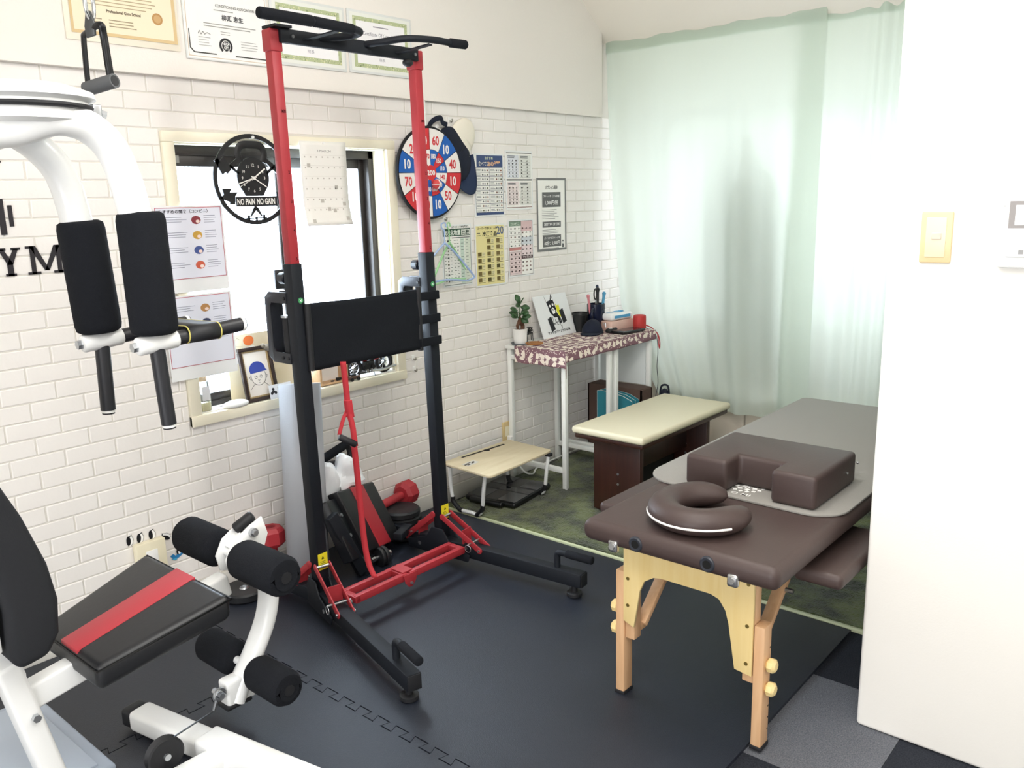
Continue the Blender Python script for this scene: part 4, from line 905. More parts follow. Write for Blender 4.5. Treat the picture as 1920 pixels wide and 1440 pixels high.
# second pad seen edge-on, with bolts
sA, sB, sC = WY(612, 940, -.30), WY(640, 930, -.23), WY(664, 1052, -.40)
quadslab(sA, sB, sC, .05, 'seat_pad', mat('black_board', '111419', .35), 0, 1)
for t in (.28, .62):
    p = sA.lerp(sB, .45)+(sC-sA)*t; n_ = (sB-sA).cross(sC-sA).normalized(); n_ = -n_ if n_.y > 0 else n_
    MB().cyl(p, p+n_*.006, .008, n=6).build('bolt', M_steel, bn)
fa, fb = WY(622, 985, -.33), WY(655, 1075, -.42)
MB().bar(V3((fa.x, fa.y, .30)), V3((2.04, -.36, .03)), .05, .03, (0, 1, 0)).build('frame_tube', M_black_t, bn, bevel=.004)
MB().bar((2.04, -.36, .035), (2.30, -.19, .035), .045, .045).build('base_tube', M_black_t, bn, bevel=.004)
MB().bar((2.30, -.19, .035), (2.24, -.21, .20), .04, .04, (0, 1, 0)).build('frame_tube', M_black_t, bn, bevel=.004)
MB().bar((2.26, -.33, .10), (2.37, -.28, .10), .04, .03).build('frame_bracket', M_black_t, bn, bevel=.003)
# ------------------------------------------------------------------ dumbbells, plates, bag and push-up bar by the wall
def hexbell(name, label, a, b, m, hr=.052, hl=.075, gr=.017, group=None):
    a = V3(a); b = V3(b); d = (b-a).normalized(); r = thing(name, label, 'dumbbell', (a+b)/2-V3((0, 0, hr)), group)
    for e, s_ in ((a, -1), (b, 1)):
        c0 = e-d*s_*hl; MB().tube([c0-d*s_*.0, c0+d*s_*.016, e-d*s_*.016, e], [hr*.72, hr, hr, hr*.74], 8).build('head', m, r, smooth=25)
    MB().cyl(a, b, gr, n=14).build('handle', m, r); return r
M_bell = mat('red_vinyl_dumbbell', 'a82c35', .5)
pk = thing('plate_tower', 'stack of black weight plates under the red dumbbell', 'weight plates', (2.47, -.15, .0))
pc = V3((2.435, -.165, 0))
for k in range(4): MB().lathe([(.012, .012+k*.034), (.078, .012+k*.034), (.086, .018+k*.034), (.086, .036+k*.034), (.078, .044+k*.034), (.03, .0445+k*.034), (.012, .040+k*.034)], pc+V3((.004*((k*7) % 3-1), .003*((k*5) % 3-1), 0)), 28).build('plate', mat('black_iron', '15171b', .5), pk)
hexbell('dumbbell', 'red dumbbell leaning on the black plates by the wall', WY(688, 962, -.13), WY(772, 918, -.075), M_bell, .058, .082, .02)
hexbell('dumbbell', 'red dumbbell half hidden behind the leg rollers', (1.800, -.10, .0105), (1.800, -.094, .238), M_bell, .055, .08, .02)
r = thing('dumbbell', 'black dumbbell with a chrome handle on the mat behind the crossbar', 'dumbbell', (2.19, -.42, .012))
a, b = WZ(668, 1062, .05), WZ(732, 1036, .05)
MB().cyl(a, b, .013, n=16).build('handle', mat('chrome', 'c6c9cc', .15, 1.), r)
d_ = (b-a).normalized()
for t0, t1 in ((.10, .20), (.22, .32), (.62, .72), (.74, .84)): MB().disc_grip(a.lerp(b, t0), a.lerp(b, t1), .042, .004, 22).build('plate', MATS['black_iron'], r)
r = thing('push_up_bar', 'black foam push-up bar leaning above the folded bench', 'push-up bar', WY(630, 880, -.1))
MB().disc_grip(WY(604, 862, -.10), WY(650, 832, -.06), .019, .005, 16).build('grip', M_foam, r)
MB().tube(bez([WY(604, 862, -.10), WY(600, 880, -.12), WY(612, 872, -.13), WY(636, 868, -.12)], 6), .014, 12).build('frame', M_grip, r)
MB().tube(bez([WY(650, 832, -.06), WY(656, 850, -.06), WY(652, 880, -.08)], 6), .012, 12).build('frame', M_grip, r)
# white plastic bag on top of the pads
r = thing('plastic_bag', 'crumpled white plastic bag lying on the folded bench', 'bag', WY(640, 920, -.2))
random.seed(21); c = WY(648, 892, -.16)
mb = MB(); mb.ell(c, (.085, .055, .085), 22, 16)
for v in mb.v:
    q = v-c; k = 1+.16*math.sin(q.x*60+q.z*35)+.12*math.sin(q.z*75-q.y*50+1)+random.uniform(-.05, .05); v.x, v.y, v.z = c+q*k
mb.build('bag', mat('bag_film', 'eceef0', .35), r, smooth=30)
c = WY(618, 905, -.17); mb = MB(); mb.ell(c, (.045, .04, .10), 16, 12)
for v in mb.v:
    q = v-c; k = 1+.14*math.sin(q.x*70+q.z*45); v.x, v.y, v.z = c+q*k
mb.build('bag_fold', mat('bag_film', 'eceef0', .35), r, smooth=30)
# ================================================================== white home gym
M_gw = mat('white_powdercoat', 'eff0ef', .35, coat=.2)
GY = -.85
gm = thing('home_gym', 'white multi-gym with black foam rollers and a red striped seat', 'gym machine', (.8, GY, .0))
def g_(px, py, y=GY): return WY(px, py, y)
# seat: tapered cushion with red stripe, sloping up to the front
def seatp(s, t, dz=0): # s 0..1 rear->front, t -1..1 across
    hw = .163+(.222-.163)*s; x = .725+(1.050-.725)*s; z = .452+.078*s
    return V3((x, GY-.005+hw*t, z+dz))
def seat_slab(t0, t1, top, th, name, m, bev, s0=0., s1=1.):
    a = [seatp(s0, t0, top), seatp(s1, t0, top), seatp(s1, t1, top), seatp(s0, t1, top)]; b = [p-V3((0, 0, th)) for p in a]
    return MB().add(a+b, [(0, 1, 2, 3), (7, 6, 5, 4), (0, 4, 5, 1), (1, 5, 6, 2), (2, 6, 7, 3), (3, 7, 4, 0)]).build(name, m, gm, bevel=bev, seg=4)
seat = seat_slab(-1, 1, 0, .068, 'seat', M_vinyl, .020)
a = [seatp(s_, t_, .0015) for s_, t_ in ((.012, -.30), (.988, -.24), (.988, .20), (.012, .26))]
b = [p-V3((0, 0, .01)) for p in a]
MB().add(a+b, [(0, 1, 2, 3), (7, 6, 5, 4), (0, 4, 5, 1), (1, 5, 6, 2), (2, 6, 7, 3), (3, 7, 4, 0)]).build('seat_stripe', mat('seat_red', 'b0333d', .45, bump=(90, .12, .002)), seat, bevel=.001)
MB().tube([seatp(s_, t_, -.012)+V3((0, 0, 0)) for s_, t_ in ((0.0, -1), (1, -1), (1, 1), (0, 1))], .0035, 6, closed=True).build('piping', mat('piping', '0f1012', .5), seat)
MB().bar((.62, GY, .362), (1.165, GY, .455), .05, .065).build('seat_beam', M_gw, gm, bevel=.008, seg=3)
# backrest: thick curved pad leaning back
prof = [(.575, .505), (.640, .515), (.668, .56), (.676, .64), (.664, .73), (.628, .85), (.575, .98), (.53, 1.10), (.47, 1.12), (.46, 1.07), (.52, .92), (.555, .78), (.568, .64), (.562, .54)]
m = MB(); m.prism(prof, (0, -.70, 0), (1, 0, 0), (0, 0, 1), .30); m.build('backrest', mat('backrest_cloth', '17191e', .8, bump=(300, .3, .002)), gm, bevel=.018, seg=4, smooth=75)
m = MB(); m.prism([(x-.03, z) for x, z in prof if z < .9 and x < .6]+[(.50, .9)], (0, -.73, 0), (1, 0, 0), (0, 0, 1), .24); 
MB().bx((.535, -.97, .55), (.556, -.73, .95)).build('back_board', M_gw, gm, bevel=.004)
# frame
MB().bar((.672, GY, .03), (.585, GY, .47), .072, .055, (1, 0, 0)).build('lower_upright', M_gw, gm, bevel=.010, seg=3)
MB().bar((.60, GY, .42), (.50, GY, .90), .06, .05, (1, 0, 0)).build('back_tube', M_gw, gm, bevel=.008, seg=3)
MB().bar((.47, GY, .85), (.44, GY, 2.30), .06, .06, (1, 0, 0)).build('mast', M_gw, gm, bevel=.008, seg=3)
MB().bar((.44, GY, 2.27), (1.02, GY, 2.30), .06, .06).build('top_boom', M_gw, gm, bevel=.008, seg=3)
MB().bar((.20, GY-.17, .05), (1.03, GY-.17, .05), .07, .06).build('base_rail', M_gw, gm, bevel=.008, seg=3)
MB().bar((.25, -1.15, .05), (.25, -.55, .05), .07, .06).build('rear_stabilizer', M_gw, gm, bevel=.008, seg=3)
MB().bar((.964, -.645, .052), (1.085, -1.32, .052), .075, .062).build('front_stabilizer', M_gw, gm, bevel=.014, seg=3)
MB().bar((1.012, -.93, .056), (1.085, -1.32, .056), .085, .076).build('stabilizer_sleeve', M_gw, gm, bevel=.012, seg=3)
MB().bar((.957, -.606, .052), (.964, -.646, .052), .068, .056).build('end_cap', M_grip, gm, bevel=.012, seg=3)
for (px, py) in ((25, 1235), (67, 1345)): q = g_(px, py, GY-.04); MB().cyl(q, q+V3((0, -.012, 0)), .010, n=6).build('bolt', M_steel, gm)
# leg developer
pts = [g_(438, 1012), g_(470, 1040), g_(492, 1075), g_(503, 1110), g_(497, 1160), g_(476, 1220), g_(452, 1275), g_(440, 1312)]
MB().tube(bez(pts, 5), [.026]*36, 16, r2=[.038]*36, up=(0, 1, 0)).build('leg_lever', M_gw, gm)
q = g_(440, 1312); MB().bx(q+V3((-.042, -.03, -.010)), q+V3((.042, .03, .004))).build('lever_cap', M_grip, gm, bevel=.006)
MB().bx(q+V3((-.034, -.026, -.004)), q+V3((.060, .026, .075))).build('lever_foot', M_gw, gm, bevel=.010, seg=3)
pc_ = g_(445, 1030)
m = MB(); poly = [(.0, -.07), (.06, -.03), (.085, .03), (.07, .085), (.03, .07), (-.03, .035), (-.055, -.01), (-.045, -.055)]
for oy in (-.030, .022): m.prism([(pc_.x+a, pc_.z+b) for a, b in poly], (0, GY+oy, 0), (1, 0, 0), (0, 0, 1), -.008)
m.build('pivot_bracket', M_gw, gm, bevel=.002)
q = g_(473, 997, GY-.03); MB().cyl(q+V3((0, .07, 0)), q+V3((0, -.012, 0)), .013, n=16).cyl(q+V3((0, -.012, 0)), q+V3((0, -.02, 0)), .009, n=6).build('pivot_bolt', M_steel, gm)
MB().disc_grip(g_(440, 993, GY+.015), g_(474, 966, GY-.01), .017, .006, 16).build('lever_grip', M_grip, gm)
def roller(c, r_, y0, y1, nm='foam_roller'):
    c = V3(c); d = V3((0, 1 if y1 > y0 else -1, 0)); a = V3((c.x, y0, c.z)); b = V3((c.x, y1, c.z)); e = .020
    fr = MB().tube([a, a+d*.004, a+d*e, b-d*e, b-d*.004, b, b-d*.006, b-d*.008], [r_-.02, r_-.008, r_, r_, r_-.008, r_-.02, .022, .001], 28).build(nm, M_foam, gm, smooth=50)
    MB().cyl(b-d*.01, b+d*.001, .016, n=16).build('roller_plug', M_grip, fr)
u0 = g_(432, 1037); roller(u0, .056, GY-.055, -1.120); roller(u0, .056, GY+.045, -.605)
MB().cyl((u0.x, -1.10, u0.z), (u0.x, -.62, u0.z), .012, n=12).build('roller_axle', M_gw, gm)
l0 = g_(460, 1246); roller(l0, .052, GY-.055, -1.07); roller(l0, .052, GY+.045, -.64)
MB().cyl((l0.x, -1.06, l0.z), (l0.x, -.66, l0.z), .012, n=12).build('roller_axle', M_gw, gm)
# low pulley with cable to the lever
cb = g_(412, 1302, GY-.02); MB().tube(arc(cb, UX, UZ, .016, 0, 350, 18), .005, 8).build('cable_eye', M_steel, gm); MB().cyl(cb+V3((0, .03, 0)), cb+V3((0, -.014, 0)), .009, n=6).build('bolt', M_steel, gm)
pw = V3((.885, -.955, .105))
R_ = rotm('X', 90); MB().lathe([(.010, -.012), (.030, -.010), (.045, -.013), (.050, -.010), (.042, 0), (.050, .010), (.045, .013), (.030, .010), (.010, .012)], pw, 28, R_).build('low_pulley', M_grip, gm)
MB().cyl(pw+V3((0, .02, 0)), pw+V3((0, -.02, 0)), .009, n=10).build('bolt', M_steel, gm)
for oy in (.022,): MB().bar(pw+V3((0, oy, -.075)), pw+V3((0, oy, .015)), .03, .005, (0, 1, 0)).build('pulley_bracket', M_gw, gm)
MB().tube([cb+V3((-.012, 0, -.014)), cb+V3((-.030, -.010, -.036))], [.006, .0045], 8).tube([cb+V3((-.028, -.01, -.034)), pw+V3((.030, 0, .036))], .0024, 8).build('steel_cable', mat('cable_steel', '6e7176', .35, .8), gm)
# butterfly hub, arms, pads and grips
hubc = V3((.800, GY, 0)); HR = .150
MB().lathe([(.02, 1.684), (.115, 1.686), (HR-.014, 1.694), (HR-.016, 1.706), (HR-.016, 1.734), (HR, 1.742), (HR-.004, 1.756), (.10, 1.772), (.02, 1.774)], hubc, 40).build('butterfly_cam', M_gw, gm)
cp_ = [hubc+V3(((HR-.010)*math.cos(math.radians(a)), (HR-.010)*math.sin(math.radians(a)), 1.722)) for a in range(-30, -200, -8)]
MB().tube(cp_, .006, 8).build('cam_cable', M_grip, gm)
cl = cp_[0]+V3((.006, 0, -.006)); MB().rbox(cl, (.022, .026, .034), .004).build('cable_clamp', M_steel, gm); MB().cyl(cl, cl+V3((.022, -.006, -.006)), .009, n=6).build('bolt', M_steel, gm)
def arm(y, path, top, bot, gv):
    P = [V3((hubc.x-.16, GY+(y-GY)*.45, 1.668)), V3((hubc.x-.05, GY+(y-GY)*.6, 1.672))]+[WY(a, b, y) for a, b in path]; T = WY(*top, y); B = WY(*bot, y)
    pp = bez(P+[T.lerp(B, .3)], 6)
    MB().tube(pp, .037, 20).build('butterfly_arm', M_gw, gm)
    d = (B-T).normalized(); Bp = T+d*(B-T).length
    MB().tube([T, T+d*.006, T+d*.02, Bp-d*.02, Bp-d*.006, Bp], [.042, .053, .056, .056, .053, .044], 30).build('arm_pad', M_foam, gm, smooth=50)
    j0 = Bp+d*.022
    MB().disc_grip(j0+V3((-.050, 0, -.004)), j0+V3((.055, 0, .004)), .023, .006, 20).build('grip_joint', M_gw, gm)
    MB().cyl(j0+V3((-.050, 0, -.004)), j0+V3((-.062, 0, -.005)), .012, n=6).build('bolt', M_steel, gm)
    V0 = j0+d*.012; V1 = WY(*gv, y)
    MB().cyl(V0, V1, .0185, n=20).build('vertical_grip', mat('rubber_grip', '202126', .45), gm)
    dd = (V1-V0).normalized(); MB().cyl(V1, V1+dd*.007, .0165, n=20).build('grip_ring', M_whitepl, gm); MB().cyl(V1+dd*.007, V1+dd*.011, .0155, n=20).build('grip_cap', M_grip, gm)
    h0 = j0+V3((.045, 0, .003)); h1 = j0+V3((.235, 0, .016)); h2 = j0+V3((.152, 0, .011))
    MB().cyl(h0, h1, .0185, n=20).build('forward_grip', mat('rubber_grip', '202126', .45), gm)
    MB().cyl(h1, h1+V3((.008, 0, 0)), .019, n=20).build('grip_ring', M_whitepl, gm); MB().cyl(h1+V3((.008, 0, 0)), h1+V3((.011, 0, 0)), .0175, n=20).build('grip_cap', M_grip, gm)
    return j0, h0, h2
J1 = arm(-.72, [(20, 245), (80, 285), (122, 345)], (149, 414), (187, 622), (203, 768))
J2 = arm(-.935, [(105, 222), (175, 245), (225, 310)], (262, 397), (291, 626), (317, 795))
# black and yellow elastic loop over both forward grips
bd = thing('elastic_loop', 'black elastic loop band with a yellow edge around both gym grips', 'band', (J2[1]+J1[1])/2)
xa, xb = J2[1].x+.035, J2[1].x+.120
def loop(xa, xb, rr, nm, m):
    g = []
    c1 = V3((0, J1[1].y, J1[1].z+.006)); c2 = V3((0, J2[1].y, J2[1].z+.006))
    for x in (xa, xb):
        row = [V3((x, c1.y+rr*math.cos(math.radians(a)), c1.z+rr*math.sin(math.radians(a)))) for a in range(-90, 91, 15)]+[V3((x, c2.y-rr*math.cos(math.radians(a)), c2.z+rr*math.sin(math.radians(a)))) for a in range(90, -91, -15)]
        g.append(row+[row[0]])
    MB().sheet(g).build(nm, m, bd, smooth=60, solid=.002)
loop(xa, xb, .0215, 'band', mat('black_latex', '1d1e22', .55)); loop(xb, xb+.003, .022, 'band_edge', mat('yellow_latex', 'cfc36a', .5)); loop(xa-.003, xa, .022, 'band_edge', mat('yellow_latex', 'cfc36a', .5))
# stirrup handle on its carabiner, hanging from the boom
sh = thing('stirrup_handle', 'black stirrup pull handle with a grey grip hanging top left', 'pull handle', WY(187, 165, GY))
E1, E2 = WY(166, 166, -.81), WY(209, 153, -.875)
T1, T2 = WY(157, 72, -.81), WY(187, 50, -.875)
MB().tube(bez([E1, WY(160, 110, -.81), T1, T1.lerp(T2, .12)+V3((0, 0, .006)), T2+V3((0, 0, .004)), WY(194, 66, -.875), WY(203, 120, -.875), E2], 6), .0085, 10, r2=.006).build('bail', mat('black_chrome', '1c1d1f', .3, .5), sh)
d = (E2-E1).normalized(); MB().cyl(E1-d*.006, E2+d*.010, .0165, n=24).build('grip', mat('grey_rubber', '55575a', .6), sh); MB().cyl(E2+d*.010, E2+d*.0108, .012, n=20).build('grip_end', M_grip, sh)
c = WY(170, 44, -.845)
MB().prism([(-.012, -.030), (.014, -.030), (.016, -.004), (.006, .026), (-.006, .026), (-.014, -.004)], c, d, (0, 0, 1), .007).build('swivel_plate', mat('grey_iron', '4d4f50', .4, .6), sh, bevel=.002)
cr = WY(167, 6, -.845); MB().tube([cr+V3((.019*math.cos(t)*.8, -.019*math.sin(t)*0+.012*math.cos(t), .036*math.sin(t))) for t in [2*math.pi*i/28 for i in range(28)]], .0048, 10, closed=True).build('carabiner', mat('chrome', 'c6c9cc', .15, 1.), sh)
MB().cyl(cr+V3((0, 0, .034)), V3((cr.x, cr.y, 2.27)), .0028, n=8).build('cable', M_grip, sh)
# pale tray under the gym
tr = thing('floor_tray', 'pale grey-blue plastic panel lying on the mat under the gym', 'tray', (.58, -.5, .01))
MB().rbox((.58, -.515, .022), (.50, .54, .022), .010, 3).build('panel', mat('tray_grey', 'a9b4c4', .45), tr)
MB().rbox((.575, -.515, .034), (.44, .48, .010), .004, 2).build('raised_field', mat('tray_grey_light', 'b4bfce', .45), tr)
# white carton, black plate and weights behind the seat, by the wall
r = thing('weight_plate', 'black weight plate lying behind the leg rollers', 'weight plate', (1.64, -.125, .011))
MB().lathe([(.014, .011), (.078, .011), (.085, .018), (.085, .040), (.078, .047), (.035, .045), (.014, .043)], (1.64, -.125, 0), 28).build('disc', MATS['black_iron'], r)
MB().lathe([(.018, .0435), (.014, .049), (.0145, .012)], (1.64, -.125, 0), 16).build('bore_ring', M_steel, r)
# ================================================================== massage table
M_brown = mat('brown_vinyl', '3f3230', .5, bump=(120, .15, .002), noise=(4, '473936', 2, .3), spec=.45)
M_ply = wood('plywood', 'efd79b', 'e8cb88', 'Z', 6, .5); M_beech = wood('beech', 'dfb68c', 'd2a57b', 'Z', 9, .5)
TX0, TX1, TY0, TY1, TZ = 1.868, 3.66, -2.175, -1.585, .600
tb = thing('massage_table', 'dark brown padded massage table on wooden folding legs', 'massage table', (2.76, -1.88, 0))
m = MB(); m.rbox(((TX0+TX1)/2, (TY0+TY1)/2, TZ-.032), (TX1-TX0, TY1-TY0, .064), .026, 5); pad = m.build('padded_top', M_brown, tb, smooth=60)
MB().bx((TX0+.115, TY0+.05, .515), (TX1-.115, TY1-.05, .538)).build('frame_rail', M_brown, tb, bevel=.004)
for (px, py) in ((1193, 1022), (1327, 1066)):
    q = WX(px, py, TX0+.004); 
    MB().lathe([(.012, -.007), (.018, -.008), (.0215, -.005), (.022, 0), (.012, 0)], (TX0+.004, q.y, .567), 24, rotm('Y', 90)).build('grommet', mat('grommet_black', '2b2e36', .4), tb)
    MB().cyl((TX0+.006, q.y, .567), (TX0-.0036, q.y, .567), .0118, n=18).build('grommet_hole', mat('hole_black', '030303', .9), tb)
for (px, py) in ((1150, 1018), (1374, 1093)):
    q = WX(px, py, TX0); c = V3((TX0+.002, q.y, .543))
    MB().rbox(c, (.018, .030, .034), .006, 3).build('corner_bracket', mat('nickel', 'c9cacb', .25, .95), tb); MB().cyl(c, c+V3((-.014, 0, .002)), .009, n=8).build('bracket_screw', mat('nickel', 'c9cacb', .25, .95), tb)
def legset(xl, sgn):
    """one end frame: plywood arch, two legs with extension rails and knobs, two braces; sgn = +1 braces run to +x"""
    yl_, yr_ = -1.676, -2.052
    arch = [(yl_+.016, .53), (yl_+.016, .262), (yl_-.020, .248), (yl_-.040, .37), (yl_-.055, .405), (yl_-.085, .425), (yl_-.11, .430), (yr_+.11, .430), (yr_+.085, .422), (yr_+.065, .395), (yr_+.055, .36), (yr_+.034, .232), (yr_-.016, .226), (yr_-.016, .53)]
    MB().prism(arch, (xl, 0, 0), (0, 1, 0), (0, 0, 1), -.010 if sgn > 0 else .010).build('arch_panel', M_ply, tb, bevel=.0015)
    for y, o_ in ((yl_, 1), (yr_, -1)):
        MB().bx((xl+.002*sgn, y-.016, .20), (xl+.040*sgn, y+.016, .53)).build('inner_leg', M_beech, tb, bevel=.003)
        lg = MB().bx((xl-.004*sgn, y+o_*.017, .018), (xl+.044*sgn, y+o_*.047, .415 if o_ > 0 else .375)).build('leg', M_beech, tb, bevel=.004)
        MB().bx((xl-.006*sgn, y+o_*.015, .008), (xl+.046*sgn, y+o_*.049, .020)).build('foot', M_grip, lg, bevel=.002)
        for z in (.285, .215) if o_ > 0 else (.262, .192):
            k = MB(); c = V3((xl+.02*sgn, y+o_*.047, z)); k.tube([c, c+V3((0, o_*.006, 0)), c+V3((0, o_*.020, 0)), c+V3((0, o_*.026, 0))], [.013, .020, .020, .013], 8); k.build('wooden_knob', M_ply, lg)
        for z in [.06+.035*i for i in range(8)]: MB().cyl((xl+.036*sgn, y+o_*.0468, z), (xl+.036*sgn, y+o_*.0474, z), .003, n=8).build('peg_hole', mat('peg_hole', '3a2a1c', .9), lg, smooth=0)
        for z in ((.505, .40, .315) if o_ > 0 else (.49, .37, .26)): MB().cyl((xl-.001*sgn, y, z), (xl-.0115*sgn, y, z), .0055, n=10).build('screw', mat('brass', 'b09a5c', .35, .9), tb)
        a = V3((xl+.05*sgn, y-o_*.01, .235)); b = V3((xl+.36*sgn, y-o_*.01, .515))
        MB().bar(a, b, .020, .034, (0, 1, 0)).build('brace', M_beech, tb, bevel=.003)
        MB().bx((xl+.02*sgn, y-.014, .215), (xl+.075*sgn, y+.014, .25)).build('brace_foot', M_beech, tb, bevel=.003)
        q = a.lerp(b, .55); MB().cyl(q+V3((0, -.04, .0)), q+V3((0, .04, .0)), .008, n=8).build('brace_bolt', mat('nickel', 'c9cacb', .25, .95), tb)
legset(1.985, 1); legset(3.54, -1)
# armrest shelves on both sides
for (y0, y1, lab) in ((-1.565, -1.425, 'l'), (-2.240, -2.105, 'r')):
    yc = (y0+y1)/2; z = .522 if lab == 'l' else .505; xa, xb = (2.185, 2.60) if lab == 'l' else (2.13, 2.52)
    MB().rbox(((xa+xb)/2, yc, z-.022), (xb-xa, y1-y0, .044), .016, 4).build('side_armrest', M_brown, tb, smooth=60)
    MB().bx((xa+.05, yc-.04, z-.052), (xb-.05, yc+.04, z-.043)).build('armrest_board', mat('dark_board', '241a19', .6), tb)
# grey mat on the table
ym = thing('grey_mat', 'grey exercise mat with a white lotus print lying on the massage table', 'mat', (2.9, -1.84, TZ))
mx0, mx1, my0, my1 = 2.262, 3.63, -2.172, -1.525
poly = []; rr = .10
for (cx, cy, a0) in ((mx0+rr, my0+rr, 180), (mx1-.03, my0+.03, 270), (mx1-.03, my1-.03, 0), (mx0+rr*1.3, my1-rr*1.1, 90)):
    r_ = .03 if cx > 3 else (rr if cy < -1.9 else rr*1.2)
    for i in range(9): t = math.radians(a0+90*i/8); poly.append((cx+r_*math.cos(t), cy+r_*math.sin(t)*(1 if cx > 3 or cy < -1.9 else .9)))
MB().prism(poly, (0, 0, TZ+.0008), (1, 0, 0), (0, 1, 0), .007).build('mat', mat('grey_tpe', '8b8883', .75, bump=(300, .3, .002)), ym, bevel=.002)
ls = Sheet((2.20, -1.70, TZ+.0084), (0, -1, 0), (-1, 0, 0), .3, .3)       # print reads from the table's head end
lc = WZ(1402, 912, TZ+.008); u0_ = -1.70-lc.y; v0_ = 2.20-lc.x
for ring_, (n_, r0, r1) in enumerate(((8, .0, .022), (8, .022, .042), (16, .042, .060))):
    for k in range(n_):
        a = math.radians(360/n_*(k+.5*(ring_ % 2))); w_ = math.radians(150/n_)
        ls.pol('f2f1ee', [(u0_+r0*math.cos(a)*1.05, v0_+r0*math.sin(a)), (u0_+(r0+r1)/2*math.cos(a-w_), v0_+(r0+r1)/2*math.sin(a-w_)), (u0_+r1*math.cos(a), v0_+r1*math.sin(a)), (u0_+(r0+r1)/2*math.cos(a+w_), v0_+(r0+r1)/2*math.sin(a+w_))], 1)
tx = WZ(1388, 926, TZ+.008); ls.text('f2f1ee', 'O MI', -1.70-tx.y, 2.20-tx.x, .018, .062, l=1, bold=.01)
ls.finish(ym, {'f2f1ee': 'lotus_print'})
# notched chest bolster
bo = thing('notched_bolster', 'dark brown notched bolster cushion on the grey mat', 'cushion', (2.45, -1.89, TZ+.008))
bx0, bx1, by0, by1 = 2.287, 2.615, -2.100, -1.685; nz0, nz1 = -1.965, -1.825; zz0, zz1 = TZ+.0085, TZ+.108
poly = [(bx0, by0), (bx1, by0), (bx1, by1), (bx0, by1), (bx0, nz1), (bx0+.088, nz1), (bx0+.088, nz0), (bx0, nz0)]
MB().prism(poly, (0, 0, zz0), (1, 0, 0), (0, 1, 0), zz1-zz0).build('cushion', M_brown, bo, bevel=.014, seg=4, smooth=60)
for (px, py) in ((1588, 887), (1608, 868)):
    q = WY(px, py, by0); MB().cyl((q.x, by0+.002, q.z), (q.x, by0-.003, q.z), .004, n=10).build('stud', mat('nickel', 'c9cacb', .25, .95), bo)
# horseshoe face pillow
fp = thing('face_pillow', 'dark brown horseshoe face pillow with a white stripe on the massage table', 'pillow', (2.06, -1.87, TZ))
pcx = V3((2.065, -1.868, TZ+.001)); ro_, tr_ = .106, .047
pts, r1_, r2_ = [], [], []
a0, a1 = 30, 330; off = -38
for i in range(41):
    a = math.radians(a0+(a1-a0)*i/40+off); e = min(1, i/7, (40-i)/7); e = math.sqrt(max(.004, 1-(1-e)**2))
    pts.append(pcx+V3((ro_*math.cos(a)*1.12, ro_*math.sin(a), .036))); r1_.append(tr_*e); r2_.append(.036*e)
MB().tube(pts, r1_, 20, r2=r2_, up=(0, 0, 1)).build('cushion', M_brown, fp, smooth=80)
sp_ = []
for i in range(25):
    a = math.radians(118+120*i/24); sp_.append(pcx+V3(((ro_+tr_*.985)*math.cos(a)*1.08, (ro_+tr_*.985)*math.sin(a), .030)))
MB().tube(sp_, .0035, 8).build('white_stripe', mat('white_piping', 'f0ece6', .6), fp)
# ================================================================== cream bench with dark legs
bx = thing('treatment_bench', 'low bench with a cream padded top and dark brown legs', 'bench', (3.6, -.8, 0))
hx0, hx1, hy0, hy1 = 3.135, 3.985, -1.005, -.605
MB().rbox(((hx0+hx1)/2, (hy0+hy1)/2, .425), (hx1-hx0, hy1-hy0, .035), .014, 4).build('padded_top', mat('cream_vinyl', 'd6ceb2', .42, bump=(140, .12, .002)), bx, smooth=60)
M_walnut = wood('dark_walnut', '3c2018', '2d1610', 'Z', 7, .4)
MB().bx((hx0+.012, hy0+.012, .385), (hx1-.012, hy1-.012, .410)).build('top_board', M_walnut, bx, bevel=.006)
for x in (hx0+.085, hx1-.125):
    MB().bx((x, hy0+.07, .022), (x+.032, hy1-.07, .386)).build('leg_panel', M_walnut, bx, bevel=.003)
    for z in (.22, .17): MB().cyl((x-.003, (hy0+hy1)/2-.01, z), (x+.002, (hy0+hy1)/2-.01, z), .006, n=10).build('screw', M_steel, bx)
MB().bx((hx0+.115, -.82, .20), (hx1-.12, -.79, .30)).build('stretcher', M_walnut, bx, bevel=.003)
# ================================================================== two white desks under one printed cloth
M_dw = mat('white_enamel', 'eceeea', .4)
DZ = .745
def desk(label, x0, x1):
    d = thing('side_desk', label, 'desk', ((x0+x1)/2, -.2, 0), 'white tube-leg desks by the wall')
    y0, y1 = -.405, -.012
    MB().bx((x0, y0, DZ-.018), (x1, y1, DZ)).build('desktop', M_dw, d, bevel=.003)
    for x in (x0+.012, x1-.037):
        for y in (y0+.004, y1-.030):
            lg = MB().bx((x, y, .0125), (x+.025, y+.025, DZ-.018)).build('leg', M_dw, d, bevel=.002)
        MB().bx((x, y0+.029, DZ-.075), (x+.025, y1-.030, DZ-.050)).build('side_rail', M_dw, d, bevel=.002)
        MB().bx((x, y0+.029, .10), (x+.025, y1-.030, .125)).build('side_rail', M_dw, d, bevel=.002)
    MB().bx((x0+.03, y1-.03, DZ-.06), (x1-.03, y1-.01, DZ-.03)).build('back_rail', M_dw, d, bevel=.002)
desk('white desk under the printed cloth, holding the potted plant', 3.350, 3.800); desk('white desk under the printed cloth, nearest the curtain', 3.810, 4.205)
